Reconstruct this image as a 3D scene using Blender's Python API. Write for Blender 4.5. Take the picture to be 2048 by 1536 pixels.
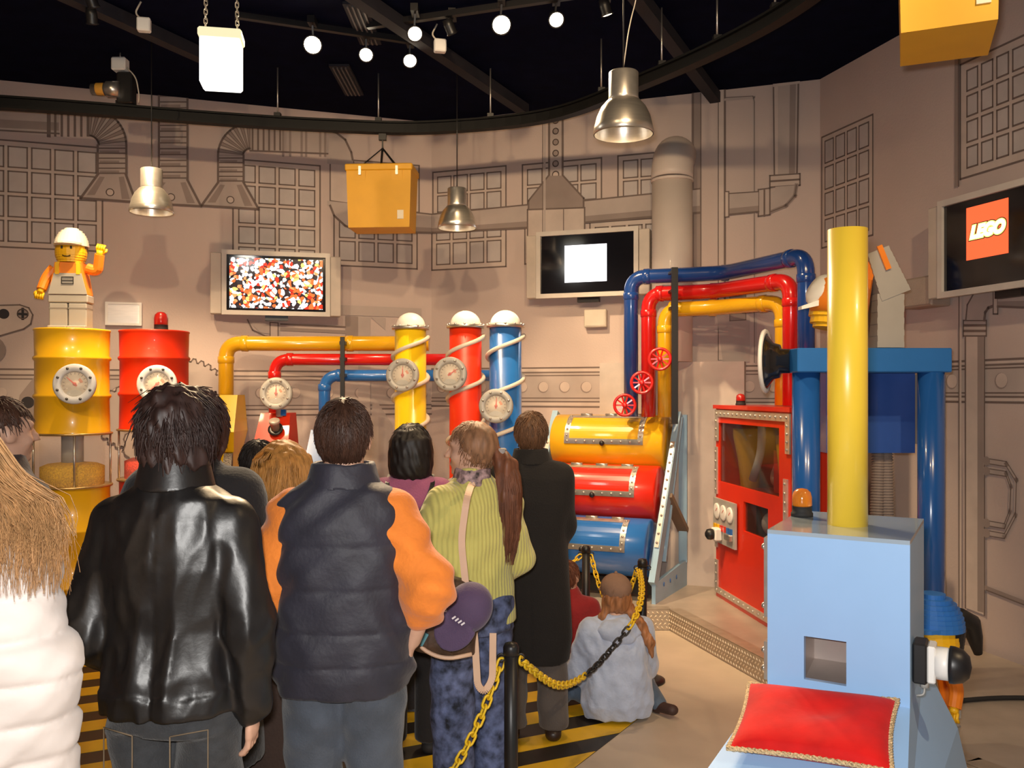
import bpy, bmesh, math, random
import numpy as np
from mathutils import Vector, Matrix
random.seed(7); np.random.seed(7)
for o in list(bpy.data.objects): bpy.data.objects.remove(o)
SC = bpy.context.scene
COL = SC.collection

# ------------------------------------------------------------------ camera, world, light, exposure
F, CX, HY, CZ = 1800.0, 1024.0, 785.0, 1.8
cam = bpy.data.cameras.new('camera'); camo = bpy.data.objects.new('camera', cam); COL.objects.link(camo)
cam.sensor_width = 36; cam.lens = F/2048*36; cam.shift_y = (HY-768)/2048
camo.location = (0, 0, CZ); camo.rotation_euler = (math.pi/2, 0, 0); cam.clip_start = .05
SC.camera = camo
w = bpy.data.worlds.new('world'); SC.world = w; w.use_nodes = True
w.node_tree.nodes['Background'].inputs[0].default_value = (1, .86, .76, 1)
w.node_tree.nodes['Background'].inputs[1].default_value = .03
SC.view_settings.view_transform = 'Standard'; SC.view_settings.look = 'None'
SC.view_settings.gamma = 1; SC.view_settings.use_curve_mapping = False
SC.view_settings.exposure = .48
fl = bpy.data.lights.new('camera_flash', 'AREA'); fl.shape = 'RECTANGLE'; fl.size = .07; fl.size_y = .04
fl.energy = 64; fl.color = (1, .97, .93)
flo = bpy.data.objects.new('camera_flash', fl); COL.objects.link(flo)
flo.location = (-.03, .02, CZ+.07); flo.rotation_euler = (math.pi/2, 0, 0)

# ------------------------------------------------------------------ helpers
def P(px, py, d): return Vector(((px-CX)/F*d, d, CZ-(py-HY)/F*d))
def G(px, py, z=0.0):
    d = (CZ-z)*F/(py-HY); return Vector(((px-CX)/F*d, d, z))

MATS = {}
def mat(name, col, rough=.5, metal=0, var=.08, vscale=6, bump=0, bscale=40, coat=0, emit=None, estr=0, alpha=1, trans=0, stretch=None, sheen=0, spec=.5):
    if name in MATS: return MATS[name]
    m = bpy.data.materials.new(name); m.use_nodes = True; MATS[name] = m
    nt = m.node_tree; b = nt.nodes['Principled BSDF']
    tc = nt.nodes.new('ShaderNodeTexCoord')
    src = tc.outputs['Object']
    if stretch:
        mp = nt.nodes.new('ShaderNodeMapping'); mp.inputs['Scale'].default_value = stretch
        nt.links.new(src, mp.inputs[0]); src = mp.outputs[0]
    nz = nt.nodes.new('ShaderNodeTexNoise'); nz.inputs['Scale'].default_value = vscale; nz.inputs['Detail'].default_value = 4
    nt.links.new(src, nz.inputs['Vector'])
    r = nt.nodes.new('ShaderNodeValToRGB')
    c = Vector(col[:3])
    r.color_ramp.elements[0].position = .3; r.color_ramp.elements[1].position = .7
    r.color_ramp.elements[0].color = (*[max(0, x*(1-var)) for x in c], 1)
    r.color_ramp.elements[1].color = (*[min(1, x*(1+var)) for x in c], 1)
    nt.links.new(nz.outputs['Fac'], r.inputs[0]); nt.links.new(r.outputs[0], b.inputs['Base Color'])
    b.inputs['Roughness'].default_value = rough; b.inputs['Metallic'].default_value = metal
    b.inputs['Specular IOR Level'].default_value = spec
    if coat: b.inputs['Coat Weight'].default_value = coat; b.inputs['Coat Roughness'].default_value = .06
    if sheen: b.inputs['Sheen Weight'].default_value = sheen
    if trans: b.inputs['Transmission Weight'].default_value = trans
    if alpha < 1: b.inputs['Alpha'].default_value = alpha
    if emit: b.inputs['Emission Color'].default_value = (*emit, 1); b.inputs['Emission Strength'].default_value = estr
    if bump:
        n2 = nt.nodes.new('ShaderNodeTexNoise'); n2.inputs['Scale'].default_value = bscale; n2.inputs['Detail'].default_value = 3
        nt.links.new(src, n2.inputs['Vector'])
        bp = nt.nodes.new('ShaderNodeBump'); bp.inputs['Strength'].default_value = bump; bp.inputs['Distance'].default_value = .01
        nt.links.new(n2.outputs['Fac'], bp.inputs['Height']); nt.links.new(bp.outputs[0], b.inputs['Normal'])
    return m

def wloc(o):
    v = Vector((0, 0, 0))
    while o: v += o.location; o = o.parent
    return v

def frame_z(d):
    d = Vector(d).normalized()
    up = Vector((0, 0, 1)) if abs(d.z) < .95 else Vector((0, 1, 0))
    x = up.cross(d).normalized(); y = d.cross(x)
    return Matrix((x, y, d)).transposed()

class MB:
    def __init__(s): s.v = []; s.f = []; s.m = []; s.cur = 0; s.sm = []; s.smooth = False
    def face(s, idx):
        s.f.append(tuple(idx)); s.m.append(s.cur); s.sm.append(s.smooth)
    def poly(s, pts):
        n = len(s.v); s.v += [Vector(p) for p in pts]; s.face(range(n, n+len(pts)))
    def hexa(s, b, t):                    # bottom 4 pts, top 4 pts (same winding, ccw seen from top)
        n = len(s.v); s.v += [Vector(p) for p in b]+[Vector(p) for p in t]
        s.face((n+3, n+2, n+1, n)); s.face((n+4, n+5, n+6, n+7))
        for i in range(4): j = (i+1) % 4; s.face((n+i, n+j, n+4+j, n+4+i))
        return s
    def box(s, c, size, R=None, bev=0):
        c = Vector(c); hx, hy, hz = [x/2 for x in size]
        R = R if R is not None else Matrix.Identity(3)
        if bev <= 0:
            q = [(-hx, -hy), (hx, -hy), (hx, hy), (-hx, hy)]
            s.hexa([c+R@Vector((x, y, -hz)) for x, y in q], [c+R@Vector((x, y, hz)) for x, y in q])
        else:
            b = bev; n = len(s.v)
            for z, i in ((-hz, b), (-hz+b, 0), (hz-b, 0), (hz, b)):
                ax, ay = hx-i, hy-i
                for x, y in ((-ax+b*(i == 0), -ay), (ax-b*(i == 0), -ay), (ax, -ay+b*(i == 0)), (ax, ay-b*(i == 0)), (ax-b*(i == 0), ay), (-ax+b*(i == 0), ay), (-ax, ay-b*(i == 0)), (-ax, -ay+b*(i == 0))):
                    s.v.append(c+R@Vector((x, y, z)))
            s.face([n+7-i for i in range(8)]); s.face([n+24+i for i in range(8)])
            for k in range(3):
                for i in range(8):
                    j = (i+1) % 8; s.face((n+8*k+i, n+8*k+j, n+8*k+8+j, n+8*k+8+i))
        return s
    def bar(s, a, b, w, h, up=(0, 0, 1)):
        a = Vector(a); b = Vector(b); d = (b-a); L = d.length; d.normalize()
        x = Vector(up).cross(d)
        if x.length < 1e-4: x = Vector((1, 0, 0))
        x.normalize(); y = d.cross(x)
        return s.box((a+b)/2, (w, h, L), Matrix((x, y, d)).transposed())
    def lathe(s, prof, loc=(0, 0, 0), axis=(0, 0, 1), n=24, cap=True):
        R = frame_z(axis); loc = Vector(loc); b0 = len(s.v); old = s.smooth
        for r, z in prof:
            for i in range(n):
                a = 2*math.pi*i/n; s.v.append(loc+R@Vector((r*math.cos(a), r*math.sin(a), z)))
        s.smooth = True
        for k in range(len(prof)-1):
            for i in range(n):
                j = (i+1) % n
                s.face((b0+k*n+i, b0+k*n+j, b0+(k+1)*n+j, b0+(k+1)*n+i))
        s.smooth = False
        if cap:
            if prof[0][0] > 1e-4: s.face([b0+n-1-i for i in range(n)])
            if prof[-1][0] > 1e-4: s.face([b0+(len(prof)-1)*n+i for i in range(n)])
        s.smooth = old
        return s
    def cyl(s, a, b, r, n=20, r2=None):
        a = Vector(a); b = Vector(b); return s.lathe([(r, 0), (r if r2 is None else r2, (b-a).length)], a, b-a, n)
    def sph(s, c, r, n=14, m=9, sc=(1, 1, 1)):
        c = Vector(c); b0 = len(s.v); old = s.smooth; s.smooth = True
        for k in range(m+1):
            t = math.pi*k/m
            for i in range(n):
                a = 2*math.pi*i/n
                s.v.append(c+Vector((r*sc[0]*math.sin(t)*math.cos(a), r*sc[1]*math.sin(t)*math.sin(a), -r*sc[2]*math.cos(t))))
        for k in range(m):
            for i in range(n):
                j = (i+1) % n; s.face((b0+k*n+i, b0+k*n+j, b0+(k+1)*n+j, b0+(k+1)*n+i))
        s.smooth = old; return s
    def tube(s, pts, r, n=12, closed=False, cap=True):
        pts = [Vector(p) for p in pts]; N = len(pts); b0 = len(s.v)
        rr = r if hasattr(r, '__len__') else [r]*N
        prev = None; old = s.smooth; s.smooth = True
        for k in range(N):
            if closed: t = pts[(k+1) % N]-pts[k-1]
            else: t = pts[min(k+1, N-1)]-pts[max(k-1, 0)]
            t.normalize()
            if prev is None:
                u = Vector((0, 0, 1)) if abs(t.z) < .9 else Vector((1, 0, 0)); x = u.cross(t).normalized()
            else:
                x = (prev-t*prev.dot(t)).normalized()
            prev = x; y = t.cross(x)
            for i in range(n):
                a = 2*math.pi*i/n; s.v.append(pts[k]+(x*math.cos(a)+y*math.sin(a))*rr[k])
        K = N if closed else N-1
        for k in range(K):
            for i in range(n):
                j = (i+1) % n; k2 = (k+1) % N
                s.face((b0+k*n+i, b0+k*n+j, b0+k2*n+j, b0+k2*n+i))
        s.smooth = False
        if cap and not closed:
            s.face([b0+n-1-i for i in range(n)]); s.face([b0+(N-1)*n+i for i in range(n)])
        s.smooth = old; return s
    def prism(s, poly, d):                # poly: 3d pts, d extrude vector
        n = len(s.v); k = len(poly); d = Vector(d)
        s.v += [Vector(p) for p in poly]+[Vector(p)+d for p in poly]
        s.face(range(n+k-1, n-1, -1)); s.face(range(n+k, n+2*k))
        for i in range(k): j = (i+1) % k; s.face((n+i, n+j, n+k+j, n+k+i))
        return s
    def build(s, name, mats, parent=None, loc=None, local=False):
        me = bpy.data.meshes.new(name)
        if parent is not None and not local: off = wloc(parent)
        elif parent is None:
            if loc is None:
                xs = [v.x for v in s.v]; ys = [v.y for v in s.v]; zs = [v.z for v in s.v]
                loc = Vector(((min(xs)+max(xs))/2, (min(ys)+max(ys))/2, min(zs)))
            off = Vector(loc)
        else: off = Vector((0, 0, 0))
        me.from_pydata([tuple(v-off) for v in s.v], [], s.f)
        ms = mats if isinstance(mats, (list, tuple)) else [mats]
        for m in ms: me.materials.append(m)
        me.polygons.foreach_set('material_index', s.m); me.polygons.foreach_set('use_smooth', s.sm)
        bm = bmesh.new(); bm.from_mesh(me); bmesh.ops.recalc_face_normals(bm, faces=bm.faces); bm.to_mesh(me); bm.free()
        o = bpy.data.objects.new(name, me); COL.objects.link(o)
        if parent is not None: o.parent = parent
        else: o.location = off
        return o

def tag(o, label=None, cat=None, group=None, kind=None):
    if label: o['label'] = label
    if cat: o['category'] = cat
    if group: o['group'] = group
    if kind: o['kind'] = kind
    return o
def thing(name, loc, label, cat, group=None):
    o = bpy.data.objects.new(name, None); o.empty_display_size = .1; COL.objects.link(o); o.location = Vector(loc)
    return tag(o, label, cat, group)
def share(o, name, parent, loc, R=None):          # another piece with the same mesh, at world loc
    c = bpy.data.objects.new(name, o.data if hasattr(o, 'data') else o); COL.objects.link(c); c.parent = parent
    c.location = Vector(loc)-wloc(parent)
    if R is not None: c.rotation_euler = R.to_euler()
    return c
def arc(c, r, a0, a1, n, u=(1, 0, 0), v=(0, 0, 1)):
    u = Vector(u); v = Vector(v); c = Vector(c)
    return [c+u*r*math.cos(a0+(a1-a0)*i/n)+v*r*math.sin(a0+(a1-a0)*i/n) for i in range(n+1)]
def rounded(pts, r, n=6):
    pts = [Vector(p) for p in pts]; out = [pts[0]]
    for i in range(1, len(pts)-1):
        a = (pts[i-1]-pts[i]); b = (pts[i+1]-pts[i]); q = min(r, a.length*.49, b.length*.49)
        p0 = pts[i]+a.normalized()*q; p1 = pts[i]+b.normalized()*q
        for k in range(n+1):
            t = k/n; out.append(p0*(1-t)**2+pts[i]*2*t*(1-t)+p1*t*t)
    out.append(pts[-1]); return out

# shared small meshes
def mesh_only(mb, name, m):
    o = mb.build(name, m, loc=(0, 0, 0)); me = o.data; bpy.data.objects.remove(o); return me

# ------------------------------------------------------------------ materials
WALL = mat('wall_paint', (.57, .455, .41), .75, var=.05, vscale=1.2, bump=.15, bscale=60)
LINE = mat('mural_line', (.17, .125, .11), .8)
MGREY = mat('mural_grey', (.47, .39, .355), .8, var=.1, vscale=3)
MDARK = mat('mural_dark', (.31, .245, .22), .8, var=.1, vscale=3)
MLITE = mat('mural_light', (.58, .475, .42), .8)
MPANE = mat('mural_pane', (.52, .46, .44), .8)
MBLACK = mat('mural_black', (.03, .026, .03), .8)
FLOOR = mat('floor_concrete', (.60, .48, .37), .42, var=.14, vscale=1.6, bump=.05, bscale=20)
CEIL = mat('ceiling_navy', (.003, .004, .016), .95, var=.2, spec=.05)
CEILB = mat('ceiling_beam', (.012, .011, .018), .8)
BLACK = mat('black_metal', (.012, .011, .012), .4)
RUBBER = mat('black_rubber', (.015, .014, .014), .75)
YEL = mat('yellow_paint', (.86, .47, .012), .28, var=.03, coat=.5)
YELB = mat('yellow_bright', (.90, .60, .01), .3, var=.03, coat=.4)
YELC = mat('yellow_column_paint', (.88, .60, .05), .32, var=.03, coat=.3)
RED = mat('red_paint', (.68, .022, .007), .28, var=.04, coat=.5)
REDO = mat('red_orange_paint', (.70, .030, .005), .42, var=.03, coat=.08, spec=.3)
REDP = mat('red_pipe', (.60, .012, .010), .22, var=.04, coat=.5)
BLU = mat('blue_paint', (.022, .14, .46), .25, var=.04, coat=.5)
BLUD = mat('dark_blue_pipe', (.014, .06, .27), .22, var=.04, coat=.6)
SKY = mat('sky_blue_paint', (.30, .50, .80), .42, var=.02, coat=.15)
RACK = mat('rack_blue', (.30, .48, .66), .45, var=.06)
STEEL = mat('steel', (.62, .58, .53), .32, .85, var=.12, vscale=18)
ALU = mat('brushed_alu', (.66, .61, .54), .3, .9, var=.08, vscale=8, stretch=(1, 1, 12))
GREYP = mat('grey_plastic', (.40, .385, .36), .5)
GAUGE = mat('gauge_grey', (.42, .40, .37), .45, .1)
DIAL = mat('dial_cream', (.78, .66, .52), .35)
NEEDLE = mat('needle_red', (.7, .05, .02), .5)
WHITE = mat('white_plastic', (.85, .82, .78), .4, var=.03)
DOME = mat('dome_white', (.93, .88, .80), .3, var=.02, coat=.2)
HOSE = mat('hose_beige', (.70, .62, .52), .5)
BEIGE = mat('beige_plastic', (.60, .53, .44), .5)
TREAD = mat('tread_plate', (.48, .40, .31), .42, .5, var=.12, vscale=14)
GLASS = mat('clear_glass', (.9, .9, .88), .03, var=0, alpha=.09, spec=.8)
GLASSD = mat('dim_glass', (.05, .04, .035), .04, var=0, alpha=.35, spec=.8)

# ------------------------------------------------------------------ room shell
CEILZ = 4.41
WL0 = Vector((-6.3, 7.52-(6.3-4.278)*(1.18/3.5))); C1 = Vector((-.778, 8.70)); C2 = Vector((2.567, 7.50)); WE1 = Vector((2.567+11.5*.2815, -4.0))
WR0 = Vector((-6.3, -4.0))
class Wall:
    def __init__(s, a, b):
        s.a = Vector(a); s.b = Vector(b); s.t = (s.b-s.a).normalized(); s.L = (s.b-s.a).length
        s.n = Vector((s.t.y, -s.t.x))        # inward when walking with the room on the right
    def hit(s, px, py, e=0):                 # photo pixel -> (u, z) on the wall
        k = (px-CX)/F; A, t = s.a+s.n*e, s.t
        # A.x + u t.x = k (A.y + u t.y)
        u = (k*A.y-A.x)/(t.x-k*t.y); y = A.y+u*t.y
        return u, CZ-(py-HY)/F*y
    def pt(s, u, z, e=0):
        q = s.a+s.t*u+s.n*e; return Vector((q.x, q.y, z))
    def px(s, px, py, e=0): return s.pt(*s.hit(px, py), e)
WALLS = {'L': Wall(WL0, C1), 'R': Wall(C1, C2), 'E': Wall(C2, WE1)}
WOBJ = {}
def wall_box(name, a, b, ext0=.1, ext1=.1):
    W = Wall(a, b); m = MB()
    p = [W.pt(-ext0, 0, -.12), W.pt(W.L+ext1, 0, -.12), W.pt(W.L+ext1, 0, 0), W.pt(-ext0, 0, 0)]
    m.hexa(p, [q+Vector((0, 0, CEILZ)) for q in p])
    return tag(m.build(name, WALL, loc=W.pt(W.L/2, 0, 0)), kind='structure')
WOBJ['L'] = wall_box('wall_left', WL0, C1, 0, 0)
WOBJ['R'] = wall_box('wall_back', C1, C2, 0, 0)
WOBJ['E'] = wall_box('wall_right', C2, WE1, 0, 0)
wall_box('wall_side', WR0, WL0, 0, 0)
wall_box('wall_rear', WE1, WR0, 0, 0)
ring = [WL0, C1, C2, WE1, WR0]
fo = MB(); fo.prism([(p.x, p.y, -.1) for p in reversed(ring)], (0, 0, .1)); floor = tag(fo.build('floor', FLOOR, loc=(0, 2, 0)), kind='structure')
ce = MB(); ce.prism([(p.x, p.y, CEILZ) for p in reversed(ring)], (0, 0, .1)); ceiling = tag(ce.build('ceiling', CEIL, loc=(0, 2, CEILZ)), kind='structure')

# striped safety floor area (painted stripes on black mat)
sd = Vector((.90, .436)); sn = Vector((-.436, .90))       # stripe direction and its normal
bA = G(1300, 1420).xy; bB = G(1150, 1536).xy; bd = (bA-bB).normalized()
sp0 = MB()
def clip_right(u0, v):                                    # where stripe line at v meets the right border
    # point = sd*u + sn*v ; on line bB + bd*t
    M = Matrix(((sd.x, -bd.x), (sd.y, -bd.y))); r = bB-sn*v
    return (M.inverted()@r)[0]
AREA = [bB-bd*3.2, bA+bd*.12, Vector((-.5, 6.35)), Vector((-5.6, 6.35)), Vector((-5.6, 1.0))]
def clip_area(pts):
    for i in range(len(AREA)):
        A, B = AREA[i], AREA[(i+1) % len(AREA)]; e = B-A; ins = lambda p: e.x*(p.y-A.y)-e.y*(p.x-A.x) >= 0
        out = []
        for j in range(len(pts)):
            p, q = pts[j-1], pts[j]; dp_ = e.x*(p.y-A.y)-e.y*(p.x-A.x); dq = e.x*(q.y-A.y)-e.y*(q.x-A.x)
            if (dp_ >= 0) != (dq >= 0): out.append(p.lerp(q, dp_/(dp_-dq)))
            if dq >= 0: out.append(q)
        pts = out
        if not pts: return []
    return pts
STB = mat('stripe_black', (.022, .016, .012), .5, var=.2, vscale=5)
STY = mat('stripe_yellow', (.80, .47, .015), .45, var=.1, vscale=5)
sp0.prism([(p.x, p.y, .0005) for p in AREA], (0, 0, .003)); sp0.build('floor_mat', STB, floor)
v = 1.22
while v < 9:
    q = clip_area([sd*-9+sn*v, sd*6+sn*v, sd*6+sn*(v+.155), sd*-9+sn*(v+.155)])
    if len(q) > 2: m = MB(); m.prism([(p.x, p.y, .0035) for p in q], (0, 0, .002)); m.build('floor_stripe', STY, floor)
    v += .312

# raised platform with tread plate edge
PZ = .15
PE = [Vector((-5.2, 6.85)), Vector((1.20, 6.82)), Vector((1.56, 5.57)), Vector((2.02, 4.0)), Vector((2.6, 3.0)), Vector((3.75, 3.0))]
PB = [Vector((2.567+.2815*4.45, 3.05)), Vector((2.54, 7.47)), Vector((-.778, 8.66)), Vector((-5.2, 7.17))]
poly = PE+PB[1:]
m = MB(); m.prism([(p.x, p.y, 0) for p in poly], (0, 0, PZ))
plat = tag(m.build('platform', mat('platform_top', (.47, .40, .33), .38, .25, var=.12, vscale=5), loc=(1, 6.5, 0)), kind='structure')
pl = MB(); st = MB()
for i in range(0, 4):
    a, b = PE[i], PE[i+1]; t = (b-a).normalized(); n = Vector((t.y, -t.x)); L = (b-a).length
    A = Vector((*(a+n*.012), .004)); B = Vector((*(b+n*.012), .004)); up = Vector((0, 0, PZ+.004)); ip = Vector((*(-n*.012), 0))
    pl.hexa([A, B, B+ip, A+ip], [A+up, B+up, B+ip+up, A+ip+up])
    iv = Vector((*(-n*.10), 0)); zz = Vector((0, 0, PZ)); z2 = Vector((0, 0, PZ+.006))
    pl.hexa([A+zz, B+zz, B+zz+iv, A+zz+iv], [A+z2, B+z2, B+z2+iv, A+z2+iv])
    u0 = 5.2 if i == 0 else 0
    nn = int((L-u0)/.035)
    t3 = Vector((*t, 0)); n3 = Vector((*n, 0))
    for q in range(nn):
        for r in range(5):
            c = Vector((*(a+n*.014+t*(u0+.0175+q*.035+(r % 2)*.0175)), .022+r*.028))
            sl = .008*(1 if r % 2 else -1)
            e1 = t3*.012+Vector((0, 0, sl)); e2 = Vector((0, 0, .008))
            st.v += [c-e1, c-e2, c+e1, c+e2, c+n3*.007]; k = len(st.v)-5
            for x in range(4): st.face((k+x, k+(x+1) % 4, k+4))
pl.build('edge_plate', TREAD, plat); tag(st.build('tread_studs', mat('stud_glint', (.72, .60, .46), .35, .3), plat), kind='stuff')  # studs paler than the plate: their glint is put into the colour

# ------------------------------------------------------------------ mural painted on the walls
class Mural:
    MATL = [LINE, MGREY, MDARK, MLITE, MPANE, MBLACK]
    IDX = dict(line=0, grey=1, dark=2, lite=3, pane=4, black=5)
    def __init__(s, wk, e=.012): s.W = WALLS[wk]; s.wk = wk; s.m = MB(); s.e = e
    def uz(s, pts): return [s.W.hit(*p) for p in pts]
    def fill_uz(s, pts, col):
        s.e += .00012; s.m.cur = s.IDX[col]; s.m.poly([s.W.pt(u, z, s.e) for u, z in pts])
    def fill(s, pts, col): s.fill_uz(s.uz(pts), col)
    def line_uz(s, pts, w=.014, col='line', closed=False):
        s.e += .00012; s.m.cur = s.IDX[col]
        P_ = [Vector(p) for p in pts]
        if closed: P_ = P_+[P_[0]]
        for a, b in zip(P_[:-1], P_[1:]):
            d = b-a
            if d.length < 1e-6: continue
            d.normalize(); n = Vector((-d.y, d.x))*w/2; a2 = a-d*w/2; b2 = b+d*w/2
            s.m.poly([s.W.pt(q.x, q.y, s.e) for q in (a2-n, b2-n, b2+n, a2+n)])
    def line(s, pts, w=.014, col='line', closed=False): s.line_uz(s.uz(pts), w, col, closed)
    def circ(s, px, py, r, col='line', w=None, n=20):
        u, z = s.W.hit(px, py); q = [(u+r*math.cos(2*math.pi*i/n), z+r*math.sin(2*math.pi*i/n)) for i in range(n)]
        if w: s.line_uz(q, w, col, True)
        else: s.fill_uz(q, col)
    def done(s, name): return s.m.build(name, s.MATL, WOBJ[s.wk])

def pwin(wk, tl, br, nc, nr, cut=None, mar=.05, gap=.035):
    M = Mural(wk, .002); u0, z1 = M.W.hit(*tl); u1, z0 = M.W.hit(*br)
    M.fill_uz([(u0, z0), (u1, z0), (u1, z1), (u0, z1)], 'lite')
    M.line_uz([(u0, z0), (u1, z0), (u1, z1), (u0, z1)], .014, 'line', True)
    pw = (u1-u0-2*mar-gap*(nc-1))/nc; ph = (z1-z0-2*mar-gap*(nr-1))/nr
    for i in range(nc):
        for j in range(nr):
            a = u0+mar+i*(pw+gap); b = z0+mar+j*(ph+gap)
            q = [(a, b), (a+pw, b), (a+pw, b+ph), (a, b+ph)]
            M.fill_uz(q, 'pane'); M.line_uz(q, .012, 'line', True)
    M.done('painted_window')
pwin('L', (-45, 276), (205, 503), 5, 4)
pwin('L', (466, 318), (640, 545), 4, 5)
pwin('L', (668, 425), (834, 538), 4, 2)
pwin('L', (700, 320), (838, 425), 3, 2)
pwin('R', (866, 345), (1012, 425), 4, 2, gap=.03)
pwin('R', (1045, 330), (1203, 408), 4, 2, gap=.03)
pwin('R', (1236, 312), (1396, 398), 4, 2, gap=.03)
pwin('R', (864, 430), (1012, 533), 4, 2)
pwin('R', (1050, 455), (1110, 525), 2, 2)
pwin('R', (1180, 445), (1330, 525), 4, 2)
pwin('E', (1644, 275), (1746, 470), 4, 4, mar=.045)
pwin('E', (1921, 130), (2140, 292), 6, 4, mar=.06)

def corr(M, x0, x1, y0, y1, n):               # vertical corrugated duct
    M.fill([(x0, y0), (x1, y0), (x1, y1), (x0, y1)], 'grey')
    for i in range(n):
        a = y0+(y1-y0)*i/n; b = y0+(y1-y0)*(i+.55)/n
        M.fill([(x0+4, a), (x0+(x1-x0)*.75, a), (x0+(x1-x0)*.75, b), (x0+4, b)], 'dark' if i % 2 else 'grey')
        M.line([(x0, b), (x1, b)], .012)
    M.line([(x0, y0), (x0, y1)], .018); M.line([(x1, y0), (x1, y1)], .018)
def hood(M, a, b, c, d, yt, yb, yb2):
    M.fill([(a, yt), (b, yt), (d, yb2), (c, yb)], 'grey')
    M.line([(a, yt), (c, yb), (d, yb2), (b, yt)], .02)
    M.fill([(a+4, yt+4), (a+14, yt+5), (c+28, yb-6), (c+12, yb-6)], 'dark')
    M.fill([(b-14, yt+5), (b-4, yt+4), (d-12, yb2-6), (d-28, yb2-6)], 'dark')
    mx = (a+b+c+d)/4; my = (yt+yb2)/2+8
    M.circ(mx, my, .03, 'lite'); M.circ(mx, my, .03, 'line', .008)
def elbow(M, cx, cy, r0, r1, a0, a1, n=14):
    q0 = [(cx+r0*math.cos(a0+(a1-a0)*i/n), cy-r0*math.sin(a0+(a1-a0)*i/n)) for i in range(n+1)]
    q1 = [(cx+r1*math.cos(a0+(a1-a0)*i/n), cy-r1*math.sin(a0+(a1-a0)*i/n)) for i in range(n+1)]
    for i in range(n): M.fill([q0[i], q0[i+1], q1[i+1], q1[i]], 'grey' if i % 2 else 'dark')
    for i in range(n+1): M.line([q0[i], q1[i]], .006)
    M.line(q0, .016); M.line(q1, .018)
M = Mural('L')                                 # left duct
M.fill([(-60, 205), (118, 212), (118, 268), (-60, 258)], 'grey'); M.fill([(-60, 236), (118, 246), (118, 262), (-60, 253)], 'dark')
M.line([(-60, 205), (118, 212)], .014); M.line([(-60, 258), (118, 268)], .014)
for i in range(7): M.line([(98+i*13, 210), (98+i*13, 272)], .018 if i else .03, 'line')
elbow(M, 178, 292, 20, 75, math.pi/2, 0); corr(M, 196, 253, 292, 352, 6); hood(M, 196, 252, 162, 272, 350, 397, 405); M.done('painted_duct')
M = Mural('L'); corr(M, 318, 375, 175, 362, 16); hood(M, 318, 375, 274, 402, 361, 406, 413); M.done('painted_duct')
M = Mural('L'); 
M.fill([(500, 250), (655, 262), (655, 308), (500, 302)], 'grey')
for i in range(6): M.line([(505+i*11, 250), (505+i*11, 300)], .016)
for x in (566, 580, 603, 612, 640, 650): M.line([(x, 250), (x, 312)], .02, 'dark')
M.line([(500, 250), (655, 262)]); M.line([(500, 302), (655, 308)])
elbow(M, 500, 312, 14, 64, math.pi/2, math.pi); corr(M, 436, 487, 312, 367, 6); hood(M, 436, 487, 403, 517, 366, 412, 419); M.done('painted_duct')
M = Mural('L')                                  # pipe turning down and running along the wall
M.fill([(655, 262), (672, 266), (690, 280), (702, 305), (706, 325), (660, 322), (656, 300)], 'grey'); M.line([(656, 262), (672, 266), (690, 280), (702, 305), (706, 325)], .02)
M.fill([(660, 325), (702, 330), (702, 408), (660, 402)], 'lite'); M.line([(660, 325), (702, 330), (702, 408), (660, 402)], .012, 'line', True)
M.fill([(654, 402), (706, 408), (706, 418), (654, 412)], 'grey'); M.fill([(654, 318), (706, 322), (706, 332), (654, 328)], 'grey')
M.fill([(660, 412), (702, 418), (716, 430), (745, 436), (745, 465), (715, 462), (690, 452), (668, 432)], 'grey'); M.line([(660, 412), (668, 432), (690, 452), (715, 462), (745, 465)], .02)
M.fill([(735, 415), (862, 429), (862, 465), (735, 463)], 'grey'); M.fill([(735, 450), (862, 456), (862, 466), (735, 463)], 'dark')
M.line([(735, 415), (862, 429)], .014); M.line([(735, 463), (862, 466)], .02); M.done('painted_pipe')
M = Mural('R')
M.fill([(864, 429), (1056, 410), (1056, 456), (864, 466)], 'grey'); M.fill([(864, 457), (1056, 443), (1056, 456), (864, 466)], 'dark')
M.line([(864, 429), (1056, 410)], .014); M.line([(864, 466), (1056, 456)], .02)
M.fill([(1168, 402), (1400, 378), (1400, 426), (1168, 446)], 'grey'); M.fill([(1168, 433), (1400, 412), (1400, 426), (1168, 446)], 'dark')
M.line([(1168, 402), (1400, 378)], .014); M.line([(1168, 446), (1400, 426)], .02); M.done('painted_pipe')
M = Mural('R')                                  # perforated column with hood
M.fill([(1098, 215), (1127, 212), (1127, 362), (1098, 362)], 'grey')
for x in (1099, 1126): M.line([(x, 212), (x, 362)], .02)
for y in (242, 263, 285, 307, 328): M.circ(1112, y, .026, 'line', .01); M.circ(1112, y, .022, 'dark')
M.circ(1112, 350, .03, 'lite'); M.circ(1112, 350, .03, 'line', .01)
M.fill([(1098, 352), (1127, 352), (1168, 397), (1168, 416), (1058, 420), (1058, 402)], 'dark'); M.line([(1098, 352), (1058, 402), (1058, 420), (1168, 416), (1168, 397), (1127, 352)], .016)
M.fill([(1056, 420), (1170, 416), (1170, 475), (1056, 480)], 'lite'); M.line([(1056, 420), (1170, 416), (1170, 475), (1056, 480)], .014, 'line', True); M.line([(1128, 418), (1128, 470)], .008)
M.line([(1090, 225), (1090, 470)], .022, 'grey'); M.line([(1086, 225), (1086, 470)], .006); M.done('painted_column')
M = Mural('R')                                  # pipework right of the round duct
M.fill([(1386, 180), (1402, 178), (1402, 560), (1386, 562)], 'dark'); M.line([(1386, 180), (1386, 562)], .02); M.line([(1402, 178), (1402, 560)], .01)
M.fill([(1437, 175), (1450, 173), (1450, 720), (1437, 720)], 'lite'); M.line([(1437, 175), (1437, 720)], .008); M.line([(1450, 173), (1450, 720)], .018)
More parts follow.
